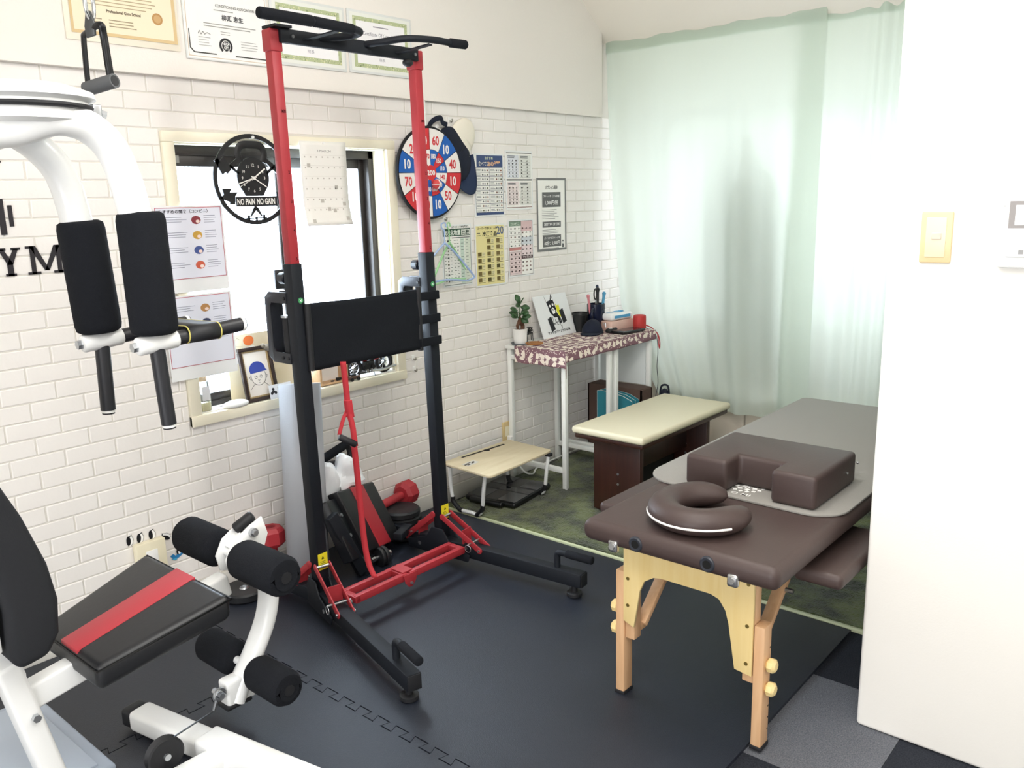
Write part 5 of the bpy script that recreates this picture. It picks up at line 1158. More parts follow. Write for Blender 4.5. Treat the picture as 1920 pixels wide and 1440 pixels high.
# cloth with pale leaf motifs
M_mauve = mat('mauve_cloth', '84616a', .9, bump=(300, .3, .001))
tc = thing('table_cloth', 'mauve tablecloth with pale leaf print over the white desks', 'tablecloth', (3.8, -.25, DZ))
tx0, tx1, ty1, ty0 = 3.390, 4.210, -.085, -.411
def clothp(u, v, l=0):
    """u along x from the near hem (drop .085) to the far end, v across from the wall side to the front hem"""
    dropn = .085; dropf = .055; x = tx0-.045+(u if u > dropn else 0)*0
    L = u-dropn; f = v-(ty1-ty0)
    zz = DZ+.0022+l
    px_, py_ = tx0-.042+max(0, L), ty1-min(v, ty1-ty0)
    if L < 0: zz += L; px_ -= .004+l+.006*math.sin(v*30)*(-L/dropn)
    if f > 0: zz -= f; py_ -= .004+l+.008*(.5+.5*math.sin(u*26))*(f/dropf)
    return V3((px_, py_, zz))
UL = .085+(tx1-tx0+.042); VL = (ty1-ty0)+.055
us = [i*UL/90 for i in range(91)]; vs_ = [j*VL/36 for j in range(37)]
MB().sheet([[clothp(u, v) for u in us] for v in vs_]).build('cloth', M_mauve, tc, smooth=60, solid=.0014)
random.seed(31); leaf = MB(); dots = MB()
def cblob(mb, cu, cv, pts, l):
    mb.poly([clothp(min(max(cu+a, .001), UL-.001), min(max(cv+b, .001), VL-.001), l) for a, b in pts])
def fan(cu, cv, r_, rot, mb, l, seg=9, notch=.25):
    pts = []
    for k in range(seg):
        a = rot+math.radians(-95+190*k/(seg-1)); q = r_*(1 if k % 2 == 0 else 1-notch); pts.append((q*math.cos(a), q*math.sin(a)))
    pts.append((-.25*r_*math.cos(rot), -.25*r_*math.sin(rot)))
    # split into small triangles so that the motif follows the cloth
    for a, b in zip(pts, pts[1:]+pts[:1]): cblob(mb, cu, cv, [(0, 0), a, b], l)
u = .014
while u < UL-.01:
    v = .012+random.uniform(0, .02)
    while v < VL-.006:
        if abs(u-.085) > .004:
            fan(u+random.uniform(-.006, .006), v, random.uniform(.017, .025), random.uniform(0, 6.28), leaf, .0013)
        for _ in range(5): cblob(dots, u+random.uniform(-.022, .022), v+random.uniform(-.022, .022), [(.003, 0), (0, .003), (-.003, 0), (0, -.003)], .0011)
        v += random.uniform(.036, .046)
    u += .038
leaf.build('leaf_print', mat('leaf_cream', 'efe3d6', .9), tc, smooth=0); dots.build('dot_print', mat('leaf_cream', 'efe3d6', .9), tc, smooth=0)
# ================================================================== small folding laptop table and body scale
lt = thing('laptop_table', 'small folding laptop table with a pale wood top and white tube legs', 'folding table', (3.0, -.28, 0))
M_pale = wood('pale_maple', 'ddd0b2', 'd3c4a2', 'X', 5, .5)
lz = .262; q = [(2.742, -.435), (3.245, -.405), (3.262, -.098), (2.765, -.098)]
pl = []
for i, (x, y) in enumerate(q):
    n_ = q[(i+1) % 4]; p_ = q[i-1]; a = V3((x, y, 0)); pa = (V3((*p_, 0))-a).normalized()*.03; nb = (V3((*n_, 0))-a).normalized()*.03
    for k in range(5): t = k/4; pl.append(((a+pa*(1-t)**2+nb*t*t).x, (a+pa*(1-t)**2+nb*t*t).y))
MB().prism(pl, (0, 0, lz-.012), (1, 0, 0), (0, 1, 0), .012).build('tabletop', M_pale, lt, bevel=.003)
sa, sb_ = WZ(866, 858, lz), WZ(945, 833, lz)
MB().bar(sa+V3((0, 0, .0004)), sb_+V3((0, 0, .0004)), .013, .0012).build('tablet_slot', mat('slot_black', '111111', .8), lt)
sm = sa.lerp(sb_, .56); MB().lathe([(.016, 0), (.016, .0009)], sm+V3((0, -.006, .0)), 16).build('slot_notch', mat('slot_black', '111111', .8), lt)
pr_ = Sheet(WZ(868, 872, lz+.0006), (1, .05, 0), (0, -1, 0), .09, .06); pr_.N = V3((0, 0, 1))
pr_.rect('dcd9d2', 0, -.01, .085, .035, .5)
for (a, b, c, d) in ((.0, .004, .02, .016), (.022, 0, .05, .008), (.055, .003, .075, .012), (.012, .014, .03, .026), (.045, .012, .062, .022)): pr_.rect('4a463f', a, b, c, d, 1)
pr_.finish(lt, {'dcd9d2': 'sticker', '4a463f': 'sticker_print'})
for x in (2.80, 3.215):
    pts = [(x, -.405, lz-.012), (x-.008, -.395, .16), (x+.0, -.375, .06), (x+.005, -.34, .026), (x+.005, -.25, .026), (x+.005, -.17, .026), (x, -.135, .06), (x, -.12, .16), (x, -.125, lz-.012)]
    if x < 3: pts = [V3(p)+V3((.0, .05, 0)) if p[1] < -.3 else V3(p) for p in pts]
    pts = [V3(p) for p in pts]
    MB().tube(bez(pts, 6), .0095, 12).build('leg', mat('white_tube', 'e9ebea', .35), lt)
    for i0, i1 in ((2, 3), (5, 6)): MB().tube(bez([pts[i0]+(pts[i0-1]-pts[i0])*.25, pts[i0], pts[i1], pts[i1]+(pts[min(i1+1, 8)]-pts[i1])*.25], 5), .0115, 12).build('rubber_foot', M_grip, lt)
    for i_ in (0, 8): MB().rbox(pts[i_]+V3((0, 0, -.006)), (.03, .03, .016), .004).build('leg_hinge', M_grip, lt)
sc_ = thing('body_scale', 'black glass body composition scale under the laptop table', 'scale', (3.13, -.2, .02))
Rz = rotm('Z', 8); c = V3((3.13, -.205, .034))
MB().rbox(c, (.355, .30, .028), .012, 3, Rz).build('body', mat('scale_black', '0f1114', .35), sc_)
for (a, b) in ((-.10, -.09), (-.10, .09), (.11, -.09), (.11, .09)): MB().rbox(c+Rz @ V3((a, b, .0142)), (.125, .105, .002), .0008, 1, Rz).build('electrode', mat('scale_plate', '4b4e52', .2, .6), sc_)
MB().rbox(c+Rz @ V3((0, 0, .0142)), (.06, .28, .0015), .0005, 1, Rz).build('glass_band', mat('scale_glass', '1d2126', .1), sc_)
MB().disc_grip(c+Rz @ V3((-.195, -.09, .004)), c+Rz @ V3((-.195, .10, .004)), .015, .005, 14).build('handle_unit', mat('scale_black', '0f1114', .35), sc_)
for (a, b) in ((-.14, -.12), (.14, -.12), (-.14, .12), (.14, .12)): MB().cyl(c+Rz @ V3((a, b, -.013)), V3(((c+Rz @ V3((a, b, 0))).x, (c+Rz @ V3((a, b, 0))).y, .010)), .014, n=12).build('foot', M_grip, sc_)
# ================================================================== things on the desks
ZT_ = DZ+.0006; ZC = DZ+.0045
# potted ginseng ficus on a saucer
M_pot = mat('white_ceramic', 'e9e8e4', .4); M_leaf = mat('ficus_leaf', '27472a', .4, noise=(40, '35602f', 2, .3)); M_bark = mat('ficus_bark', '5e3f2c', .8)
b = V3((3.405, -.075, ZT_)); pt = thing('potted_ficus', 'small ginseng ficus in a white pot on a grey saucer', 'potted plant', b)
MB().lathe([(.030, 0), (.046, .002), (.050, .010), (.047, .010), (.040, .005), (.002, .005)], b, 28).build('saucer', mat('saucer_grey', '6b7176', .5), pt)
pot = MB().lathe([(.002, .006), (.030, .006), (.033, .012), (.0355, .030), (.0350, .032), (.0372, .048), (.0366, .050), (.040, .080), (.041, .086), (.037, .086), (.035, .078), (.002, .078)], b, 32).build('pot', M_pot, pt)
MB().lathe([(.002, .0785), (.034, .0788), (.002, .0792)], b, 20).build('soil', mat('potting_soil', '3a2a1e', .95), pt)
t0 = b+V3((0, 0, .078))
MB().tube(bez([t0+V3((-.017, 0, 0)), t0+V3((-.020, 0, .022)), t0+V3((-.008, 0, .040)), t0+V3((0, 0, .052))], 5), [.007]*5+[.009]*6+[.010]*5, 10).tube(bez([t0+V3((.016, -.004, 0)), t0+V3((.022, 0, .020)), t0+V3((.010, 0, .038)), t0+V3((0, 0, .052)), t0+V3((.002, 0, .085))], 5), [.011]*8+[.012]*6+[.008]*4+[.004]*3, 10).build('trunk', M_bark, pt)
random.seed(4)
lf = [(-.028, -.01, .066, 200, 30), (-.020, -.02, .082, 230, 20), (.012, -.02, .070, 300, 10), (.022, -.005, .092, 340, 5), (.030, 0, .108, 20, 10), (-.024, .005, .104, 170, 25), (.010, .012, .120, 60, 40), (-.006, -.01, .135, 260, 60), (.0, 0, .145, 120, 70), (.018, -.012, .122, 320, -5), (-.012, .01, .090, 140, 10), (-.03, 0, .086, 185, -10), (.0, -.022, .096, 270, 0), (.006, -.006, .060, 290, -20)]
for (dx, dy, dz, az, el) in lf:
    R = rotm('Z', az) @ rotm('Y', -el) @ rotm('X', 48 if math.cos(math.radians(az+50)) > 0 else -48); c = t0+V3((dx*.6, dy*.6, dz)); g = []
    for i in range(6):
        s_ = i/5; wv = .018*math.sin(math.pi*min(1, s_*.93+.05))**.8; g.append([c+R @ V3((.046*s_, -wv, -.008*s_*s_)), c+R @ V3((.046*s_, 0, .003-.008*s_*s_)), c+R @ V3((.046*s_, wv, -.008*s_*s_))])
    MB().sheet(g).build('leaf', M_leaf, pt, smooth=60, solid=.0006)
for a, e_ in ((t0+V3((0, 0, .08)), t0+V3((.004, 0, .145))), (t0+V3((0, 0, .06)), t0+V3((-.016, -.006, .10))), (t0+V3((0, 0, .06)), t0+V3((.018, 0, .10)))): MB().cyl(a, e_, .0022, n=6).build('twig', M_leaf, pt)
# scribbly wire figurine with a red and white candle-like stick
p = V3((3.485, -.052, ZT_)); wf = thing('wire_figurine', 'small black wire animal figurine beside the potted plant', 'figurine', p); random.seed(9); M_wire = mat('black_wire', '1b1c1d', .4)
mb = MB(); c = p+V3((.012, 0, .058)); pp = []
for i in range(70):
    t = i*.74; rr = .030*(.55+.45*math.sin(i*1.31)); pp.append(c+V3((rr*math.cos(t)*1.15, .014*math.sin(i*2.1), rr*math.sin(t)*.8)))
mb.tube(bez(pp, 2), .0017, 5); mb.build('wire_body', M_wire, wf)
for (dx, dy) in ((-.014, -.008), (-.008, .008), (.030, -.008), (.036, .008)): MB().tube([c+V3((dx, dy, -.012)), p+V3((.012+dx*1.1, dy, .0015))], .0022, 6).build('wire_leg', M_wire, wf)
MB().tube(bez([c+V3((-.028, 0, .01)), c+V3((-.042, 0, .026)), c+V3((-.034, 0, .05))], 4), .0022, 6).build('wire_neck', M_wire, wf)
MB().ell(c+V3((-.036, 0, .050)), (.009, .005, .006), 10, 8).build('head', mat('figurine_red', 'a5402f', .6), wf)
# cork coaster
p = WZ(998, 645, ZC); r = thing('cork_coaster', 'round cork coaster lying on the tablecloth', 'coaster', p)
MB().lathe([(.002, 0), (.044, 0), (.047, .002), (.047, .006), (.044, .008), (.038, .008), (.037, .006), (.002, .006)], (p.x+.01, p.y-.005, ZC), 30).build('disc', mat('cork', 'b47c47', .9, noise=(180, '8a5a30', 3, .25)), r)
# leaning sign board with dog and barbell drawing
A = V3((3.590, -.090, DZ+.001)); Bv = V3((3.885, -.090, DZ+.001)); up = V3((-.012, .068, .225)).normalized(); hgt = .240
sg = thing('sign_board', 'white board with a dog and barbell drawing leaning on the wall', 'sign', (A+Bv)/2)
Ud = (Bv-A).normalized(); wd = (Bv-A).length; Vd = -up; TL = A+up*hgt
s = Sheet(TL, Ud, Vd, wd, hgt); s.paper('board', mat('board_white', 'e9ebec', .5), sg, .004); 
K = '26272b'; cxb, cyb = wd*.5, hgt*.5
def fp(*p): return [(cxb+a/100*wd, cyb+b/100*wd) for a, b in p]
s.pol(K, fp((-18, -40), (-13, -28), (-3, -30), (4, -42), (7, -26), (9, -12), (3, -4), (-6, 0), (-12, -6), (-13, -18)))                   # head
s.pol('f6f6f5', fp((-6, -12), (0, -16), (5, -10), (3, -4), (-4, -3)), 2); s.disc('f6f6f5', cxb-.07*wd, cyb-.19*wd, .008, 2, 8); s.disc('f6f6f5', cxb+.02*wd, cyb-.21*wd, .008, 2, 8); s.disc(K, cxb-.01*wd, cyb-.11*wd, .005, 3, 8)
s.pol('f6f6f5', fp((-15, -36), (-12, -29), (-15, -27)), 2); s.pol('f6f6f5', fp((3, -37), (5, -30), (0, -30)), 2)
s.pol(K, fp((-6, 0), (6, -8), (14, 4), (17, 14), (8, 18), (6, 4), (-2, 4))); s.pol('e2df34', fp((10, -22), (14, -18), (20, -20), (19, -10), (22, 4), (14, 4), (9, -6)), 1.5)
s.line(K, fp((-8, 2), (-9, 16), (-4, 18), (-2, 8), (1, 18), (5, 18)), .003, 2); s.line('77787a', fp((-16, 17), (22, 9)), .005, 2); s.line(K, fp((8, 14), (12, 26), (14, 14)), .003, 2)
for (a, b) in ((-21, 8), (-15, 6), (19, -4), (25, -6)): s.pol('2e2f33', fp((a-3.2, b-4), (a+3, b-5), (a+6, b+20), (a-.5, b+22)), 2.5)
s.text(K, 'マッチョパーソナルGYM', wd*.5, hgt-.030, .018, wd*.68, l=2, bold=.035, rot=-1)
s.finish(sg, {K: 'drawing'})
# black pot-like cup, navy mug with pens, black cap
p = V3((3.925, -.090, ZC)); r = thing('black_pot', 'empty black plant pot behind the sign board', 'pot', p); MB().lathe([(.002, 0), (.034, 0), (.046, .095), (.050, .097), (.050, .108), (.045, .108), (.044, .10), (.033, .006), (.002, .006)], p, 28).build('pot', mat('black_plastic', '17191a', .4), r)
p = V3((4.015, -.135, ZC)); r = thing('navy_mug', 'navy mug with a white emblem holding pens and scissors', 'mug', p)
MB().lathe([(.002, 0), (.050, 0), (.052, .004), (.052, .150), (.049, .152), (.048, .148), (.048, .008), (.002, .008)], p, 32).build('mug', mat('navy_glaze', '121a33', .25), r)
MB().lathe([(.0505, .001), (.0526, .004), (.0526, .048), (.0521, .050)], p, 32).build('maroon_band', mat('maroon', '4a1720', .4), r)
hd = V3((-.75, -.25, 0)).normalized(); MB().tube(arc(p+hd*.050+V3((0, 0, .095)), hd, Zup, .036, -95, 95, 14), .0075, 10).build('handle', mat('navy_glaze', '121a33', .25), r)
em = Sheet(p+V3((.014, -.0525, .125)), V3((.85, .2, 0)), EZ, .04, .06); em.O = p+V3((.004, -.053, .125)); em.U = V3((.93, .36, 0)).normalized(); em.N = V3((.36, -.93, 0)).normalized()
em.line('e8eaee', [(.004, .004), (.020, .002), (.024, .016), (.014, .022), (.006, .016), (.004, .004)], .003); em.pol('e8eaee', [(.006, .026), (.022, .024), (.026, .046), (.014, .052), (.002, .044)]); em.finish(r, {'e8eaee': 'emblem'})
def pen(label, dx, dy, tx_, ty_, ln, m, cat='pen', rad=.006, top=None):
    q = thing('pen' if cat == 'pen' else cat.replace(' ', '_'), label, cat, p+V3((dx, dy, .01)), 'pens and tools in the navy mug'); a = p+V3((dx, dy, .010)); b_ = a+V3((tx_, ty_, ln))
    MB().cyl(a, b_, rad, rad*.9, n=12).build('barrel', m, q)
    MB().tube([b_, b_.lerp(a, -.10), b_.lerp(a, -.14)], [rad*.95, rad*1.3, rad*.5], 12).build('cap', top or m, q); return q
pen('pink pen in the navy mug', -.030, .006, -.028, .005, .175, mat('pen_pink', 'd4868e', .4), rad=.008)
pen('black marker in the navy mug', .004, -.004, .006, 0, .205, mat('pen_black', '1d1d20', .4), rad=.010)
pen('light blue pen in the navy mug', .028, -.01, .028, -.006, .18, mat('pen_blue', '4f9dc4', .4), rad=.009)
pen('dark blue brush pen in the navy mug', .020, .014, .02, .006, .215, mat('pen_navy', '182a4a', .4), rad=.007)
q = thing('scissors', 'black handled scissors standing in the navy mug', 'scissors', p+V3((-.012, -.008, .01)), 'pens and tools in the navy mug')
MB().bar(p+V3((-.008, -.006, .012)), p+V3((-.014, -.008, .175)), .010, .003, (0, 1, 0)).build('blade', M_steel, q)
MB().tube([p+V3((-.016+.014*math.cos(t), -.008, .208+.030*math.sin(t))) for t in [2*math.pi*i/20 for i in range(20)]], .004, 8, closed=True).build('finger_ring', mat('pen_black', '1d1d20', .4), q)
p2 = V3((3.895, -.195, ZC)); r = thing('crumpled_cap', 'crumpled black cap lying on the tablecloth by the mug', 'cap', p2)
g = []
for j in range(11):
    ph = math.radians(92*j/10); row = []
    for i in range(25):
        t = 2*math.pi*i/24; k = 1+.05*math.sin(3*t+j); row.append(p2+V3((.060*math.sin(ph)*math.cos(t)*k, .058*math.sin(ph)*math.sin(t)*k, .002+.080*math.cos(ph)*(.97+.03*math.cos(2*t)))))
    g.append(row)
for row in g:
    for v in row: v.z = max(v.z, ZC+.0015)
MB().sheet(g).build('crown', M_navy, r, smooth=70, solid=.002)
g = []
for j in range(5):
    q_ = j/4; g.append([p2+V3(((.072+.042*q_*math.sin(math.pi*i/12))*math.cos(math.radians(150+110*i/12)), (.066+.042*q_*math.sin(math.pi*i/12))*math.sin(math.radians(150+110*i/12)), .010-.005*q_)) for i in range(13)])
MB().sheet(g).build('visor', M_navy, r, smooth=70, solid=.003)
MB().tube(bez([p2+V3((.045, -.040, .045)), p2+V3((.060, -.046, .055)), p2+V3((.058, -.05, .03))], 4), .002, 6).build('buckle', M_steel, r)
# tissue box and wet-wipe pack
p = V3((4.098, -.215, ZC)); R = rotm('Z', -6)
r = thing('tissue_box', 'flat pale pink tissue box on the desk by the curtain', 'tissue box', p); MB().rbox(p+V3((0, 0, .029)), (.205, .115, .056), .004, 2, R).build('carton', mat('pale_pink', 'dfbcae', .7), r)
MB().rbox(p+V3((0, 0, .0574)), (.12, .03, .001), .0004, 1, R).build('opening', mat('pink_dark', 'b58f84', .7), r)
r = thing('wet_wipe_pack', 'white and blue wet wipe pack lying on the tissue box', 'wipes pack', p+V3((0, 0, .058)))
mb = MB(); mb.rbox(p+V3((.002, 0, .079)), (.190, .108, .040), .016, 4, R)
mb.build('pack', mat('pack_white', 'eef0f0', .3), r, smooth=60)
s = Sheet(p+R @ V3((-.085, .045, .0995)), R @ V3((1, 0, 0)), R @ V3((0, -1, 0)), .17, .09); s.pol('3f9bd2', [(.085, .02), (.15, .012), (.165, .03), (.14, .062), (.10, .07), (.08, .05)]); s.disc('3f86c0', .022, .040, .012); s.rect('79b4d6', .04, .034, .075, .044); s.pol('a9d5ea', [(.09, .03), (.13, .02), (.12, .05)], 2); s.finish(r)
s = Sheet(p+R @ V3((-.085, -.0545, .092)), R @ V3((1, 0, 0)), V3((0, 0, -1)), .17, .03); s.rect('5aa6d2', .01, .004, .15, .020); s.finish(r)
# red speaker with wrist strap
p = V3((4.172, -.330, ZC)); r = thing('portable_speaker', 'small red cylindrical speaker with a wrist strap at the desk corner', 'speaker', p)
MB().lathe([(.002, 0), (.030, 0), (.036, .004), (.037, .010), (.037, .070), (.035, .078), (.030, .081), (.002, .081)], p, 32).build('body', mat('speaker_red', 'b9322f', .6, bump=(400, .5, .001)), r)
MB().tube(bez([p+V3((.032, -.018, .02)), p+V3((.048, -.050, .004)), p+V3((.054, -.088, -.03)), p+V3((.058, -.100, -.075)), p+V3((.050, -.104, -.112)), p+V3((.044, -.100, -.08)), p+V3((.050, -.090, -.03))], 6), .0032, 8).build('wrist_strap', mat('strap_red', 'a62a30', .7), r)
# phone, small case and glasses-like cable at the front
A_ = WZ(1150, 622, ZC+.006); R = rotm('Z', -18)
p = V3((4.030, -.345, ZC)); r = thing('tablet_case', 'black tablet case lying at the front edge of the desk', 'case', p); MB().rbox(p+V3((0, 0, .009)), (.19, .095, .016), .006, 3, rotm('Z', -7)).build('case', mat('case_black', '0d0e11', .2), r)
MB().rbox(p+V3((0, 0, .0172)), (.15, .070, .001), .0004, 1, rotm('Z', -7)).build('screen', mat('case_glass', '1c2530', .08), r)
p = V3((3.985, -.262, ZC)); r = thing('pen_case', 'black and white pouch lying between the cap and the tablet case', 'pouch', p); MB().rbox(p+V3((0, 0, .012)), (.085, .045, .022), .009, 3, rotm('Z', 12)).build('pouch', mat('pouch_black', '1a1a1c', .6), r); MB().rbox(p+V3((-.01, 0, .0235)), (.030, .020, .002), .0008, 1, rotm('Z', 40)).build('white_tag', M_whitepl, r)
r = thing('charging_cable', 'thin grey cable hanging down beside the far desk leg', 'cable', (4.262, -.36, .3)); MB().tube(bez([(4.215, -.345, DZ+.006), (4.24, -.395, DZ-.03), (4.268, -.395, .62), (4.266, -.392, .52), (4.262, -.40, .40), (4.24, -.37, .24)], 6), .0022, 6).build('wire', mat('cable_grey', '55585c', .5), r)
# ================================================================== under and beside the desks
r = thing('hanging_paper', 'blank white board leaning under the far desk', 'board', (4.17, -.2, .4))
MB().bx((4.166, -.375, .425), (4.172, -.06, .685)).build('sheet', mat('board_pale', 'dfe5e4', .6), r)
r = thing('storage_box', 'brown carton under the far desk behind the folders', 'box', (4.09, -.25, .012)); bxx = (4.035, 4.150, -.43, -.06, .012, .42)
m = MB(); x0, x1, y0, y1, z0, z1 = bxx; m.bx((x0, y0, z0), (x1, y1, z0+.01)); m.bx((x0, y0, z0), (x0+.008, y1, z1)); m.bx((x1-.008, y0, z0), (x1, y1, z1)); m.bx((x0, y0, z0), (x1, y0+.008, z1)); m.bx((x0, y1-.008, z0), (x1, y1, z1)); m.build('carton', mat('brown_card', '5a463e', .8), r)
MB().bx((x0, y0+.008, z1), (x1, y1-.008, z1+.004)).build('lid', mat('brown_card', '5a463e', .8), r)
r = thing('navy_bag', 'navy bag slumped behind the far desk leg', 'bag', (4.215, -.475, .012)); c = V3((4.215, -.475, .21)); mb = MB(); mb.ell(c, (.045, .065, .198), 20, 14)
for v in mb.v:
    q = v-c; k = 1+.06*math.sin(q.z*40+q.y*25); v.x, v.y = c.x+q.x*k, c.y+q.y*k*(1 if q.z < .1 else .8)
mb.build('bag', mat('navy_bag_cloth', '10182c', .7), r, smooth=60)
MB().tube(bez([c+V3((0, -.03, .16)), c+V3((0, -.02, .215)), c+V3((0, .02, .21)), c+V3((0, .03, .16))], 5), .006, 8).build('strap', mat('navy_bag_cloth', '10182c', .7), r)
M_teal = mat('teal_folder', '2d8494', .45)
for k, (lab, dx, tilt) in enumerate((('teal folder under the desk, nearest the camera', 0, 0), ('teal folder under the desk, in the middle', .022, 3), ('teal folder under the desk, at the back', .046, 6))):
    f0 = V3((3.945+dx*.8, -.425, .013)); r = thing('document_folder', lab, 'folder', f0, 'teal folders under the far desk'); R = rotm('Y', tilt) @ rotm('Z', 4)
    sh_ = [(0, 0), (.225, 0), (.225, .40), (.20, .405), (.06, .385), (0, .36)]
    MB().prism([(a, b) for a, b in sh_], f0, R @ V3((0, 1, 0)), R @ V3((0, 0, 1)), .003).build('cover', M_teal, r)
    MB().prism([(a+.004, b-.008) for a, b in sh_], f0+R @ V3((.0045, 0, 0))+V3((0, 0, .008)), R @ V3((0, 1, 0)), R @ V3((0, 0, 1)), .008).build('papers', M_paper, r)
r = thing('power_cord', 'white power cord running along the baseboard behind the rug', 'cord', (3.6, -.03, .03)); MB().tube(bez([(3.362, -.045, .225), (3.372, -.06, .12), (3.38, -.10, .055), (3.43, -.12, .030), (3.52, -.075, .030), (3.64, -.060, .034), (3.80, -.050, .032), (3.96, -.046, .032), (4.10, -.045, .032)], 6), .0045, 8).build('wire', M_whitepl, r)
# black storage bag under the bench
r = thing('storage_bag', 'black bag with a white printed mark under the cream bench', 'bag', (3.6, -.8, .02)); MB().rbox((3.63, -.69, .175), (.42, .15, .31), .03, 3).build('bag', mat('bag_black', '121416', .7), r, smooth=60)
s = Sheet((3.62, -.7708, .32), EX, EZ, .1, .1)
for i in range(3):
    for j in range(2): s.frame('d9d9d9', .002+j*.022, .002+i*.020, .020+j*.022, .018+i*.020, .004)
s.finish(r, {'d9d9d9': 'printed_mark'})
# ================================================================== things on the window sill
SZ = OPZ0-.0035
p = V3((1.640, .028, SZ)); r = thing('reed_diffuser', 'clear reed diffuser bottle with a wooden cap on the sill', 'diffuser', p)
gl = bpy.data.materials.new('clear_glass'); gl.use_nodes = True; bs = gl.node_tree.nodes['Principled BSDF']; bs.inputs['Base Color'].default_value = (.95, .96, .95, 1); bs.inputs['Roughness'].default_value = .05; bs.inputs['Transmission Weight'].default_value = .85; bs.inputs['IOR'].default_value = 1.2
MB().rbox(p+V3((0, 0, .060)), (.040, .040, .118), .006, 3).build('bottle', gl, r)
MB().rbox(p+V3((0, 0, .020)), (.034, .034, .034), .004, 2).build('oil', mat('diffuser_oil', 'c6bd8e', .2), r)
MB().bx(p+V3((-.016, -.0206, .045)), p+V3((.016, -.0200, .100))).build('label', mat('label_grey', 'd9d8da', .6), r)
MB().cyl(p+V3((0, 0, .119)), p+V3((0, 0, .152)), .017, n=20).build('cap', mat('cap_wood', 'a98f74', .6), r)
for (a, b) in ((-.012, .004), (-.002, -.006), (.008, .003)): MB().cyl(p+V3((a*.3, b*.3, .14)), p+V3((a, b, .185)), .0016, n=6).build('reed', mat('reed_brown', '6b4f3a', .8), r)
# white mouse-like remote
p = V3((1.755, -.002, SZ)); r = thing('wireless_mouse', 'white wireless mouse lying on the window sill', 'mouse', p); mb = MB(); mb.ell(p+V3((0, 0, .010)), (.056, .029, .017), 22, 12)
for v in mb.v: v.z = max(v.z, p.z+.001)
mb.build('shell', mat('mouse_white', 'edeeec', .3), r, smooth=60)
MB().bx(p+V3((-.045, .034, .0)), p+V3((.03, .048, .004))).build('dongle_tray', mat('tray_dark', '22262c', .4), r)
# framed drawing of a face with a blue cap
A = V3((1.805, .004, SZ+.0005)); Bv = V3((1.962, .016, SZ+.0005)); Ud = (Bv-A).normalized(); up = V3((-.105, .185, 1)).normalized(); up = (up-Ud*up.dot(Ud)).normalized(); wd, hg = .150, .218
Ud = (V3((.985, .02, -.0))).normalized(); up = V3((-.02, .16, .98)).normalized()
fr = thing('picture_frame', 'dark wood picture frame with a drawn face in a blue cap', 'picture frame', A)
TL = A+up*hg; s = Sheet(TL, Ud, -up, wd, hg); N_ = s.N
def fbar(u0, v0, u1, v1, t, name, m, l=0): MB().prism([(u0, v0), (u1, v0), (u1, v1), (u0, v1)], s.P(0, 0, l), s.U, s.V, -t).build(name, m, fr, bevel=.0015)
M_fd = wood('dark_frame', '3c2c26', '2a1e1a', 'Z', 12, .45); M_fg = mat('gold_bead', 'a68f68', .4, .4)
fbar(0, 0, wd, hg, .004, 'backing_board', mat('photo_paper', 'efeae2', .7))
for q_ in ((0, 0, wd, .014), (0, hg-.014, wd, hg), (0, .014, .014, hg-.014), (wd-.014, .014, wd, hg-.014)): fbar(*q_, .014, 'frame_bar', M_fd, 0)
for q_ in ((.014, .014, wd-.014, .021), (.014, hg-.021, wd-.014, hg-.014), (.014, .021, .021, hg-.021), (wd-.021, .021, wd-.014, hg-.021)): fbar(*q_, .009, 'gold_bead', M_fg, 0)
s.O = s.P(0, 0, .0045); K = '2b2727'; cu, cv = wd*.5, hg*.55
s.line(K, [(cu+.034*math.cos(math.radians(a)), cv+.036*math.sin(math.radians(a))) for a in range(-25, 206, 11)], .0018); s.pol('3f51a6', [(cu+.037*math.cos(math.radians(a)), cv-.026+.034*math.sin(math.radians(a))) for a in range(180, 361, 12)]+[(cu+.044, cv-.020), (cu+.03, cv-.018), (cu-.034, cv-.014)], 2)
for dx in (-.012, .012):
    s.disc(K, cu+dx, cv+.002, .0065, 1, 14); s.disc('f4f1ea', cu+dx, cv+.002, .005, 2, 14); s.disc(K, cu+dx+.001, cv+.001, .0022, 3, 8)
s.line(K, [(cu-.005, cv+.014), (cu, cv+.018), (cu+.005, cv+.014)], .0014); s.disc(K, cu, cv+.026, .0016)
for e in (-1, 1): s.line(K, [(cu+e*.034, cv-.004), (cu+e*.041, cv), (cu+e*.037, cv+.012)], .0016); s.line(K, [(cu+e*.022, cv+.028), (cu+e*.044, cv+.048)], .0016)
s.finish(fr, {K: 'drawing', '3f51a6': 'blue_cap'})
# business card leaning in front
A = V3((1.905, -.016, SZ+.0005)); s = Sheet(A+V3((0, .01, .056)), V3((.99, .0, .0)), V3((0, -.17, -.98)), .105, .058); bc = thing('business_card', 'white business card leaning on the dark picture frame', 'card', A); s.paper('card', mat('card_white', 'eceef2', .6), bc, .0012)
s.O = s.P(0, 0, .0003); s.disc('33343a', .018, .018, .006); s.rect('33343a', .010, .024, .026, .034); s.disc('33343a', .010, .034, .006); s.disc('33343a', .028, .033, .006)
for k in range(4): s.rect('4a4c52', .040+k*.012, .012, .047+k*.012, .019)
s.lines('8d95a8', .042, .095, .028, .006, 3, .0012, .4); s.finish(bc)
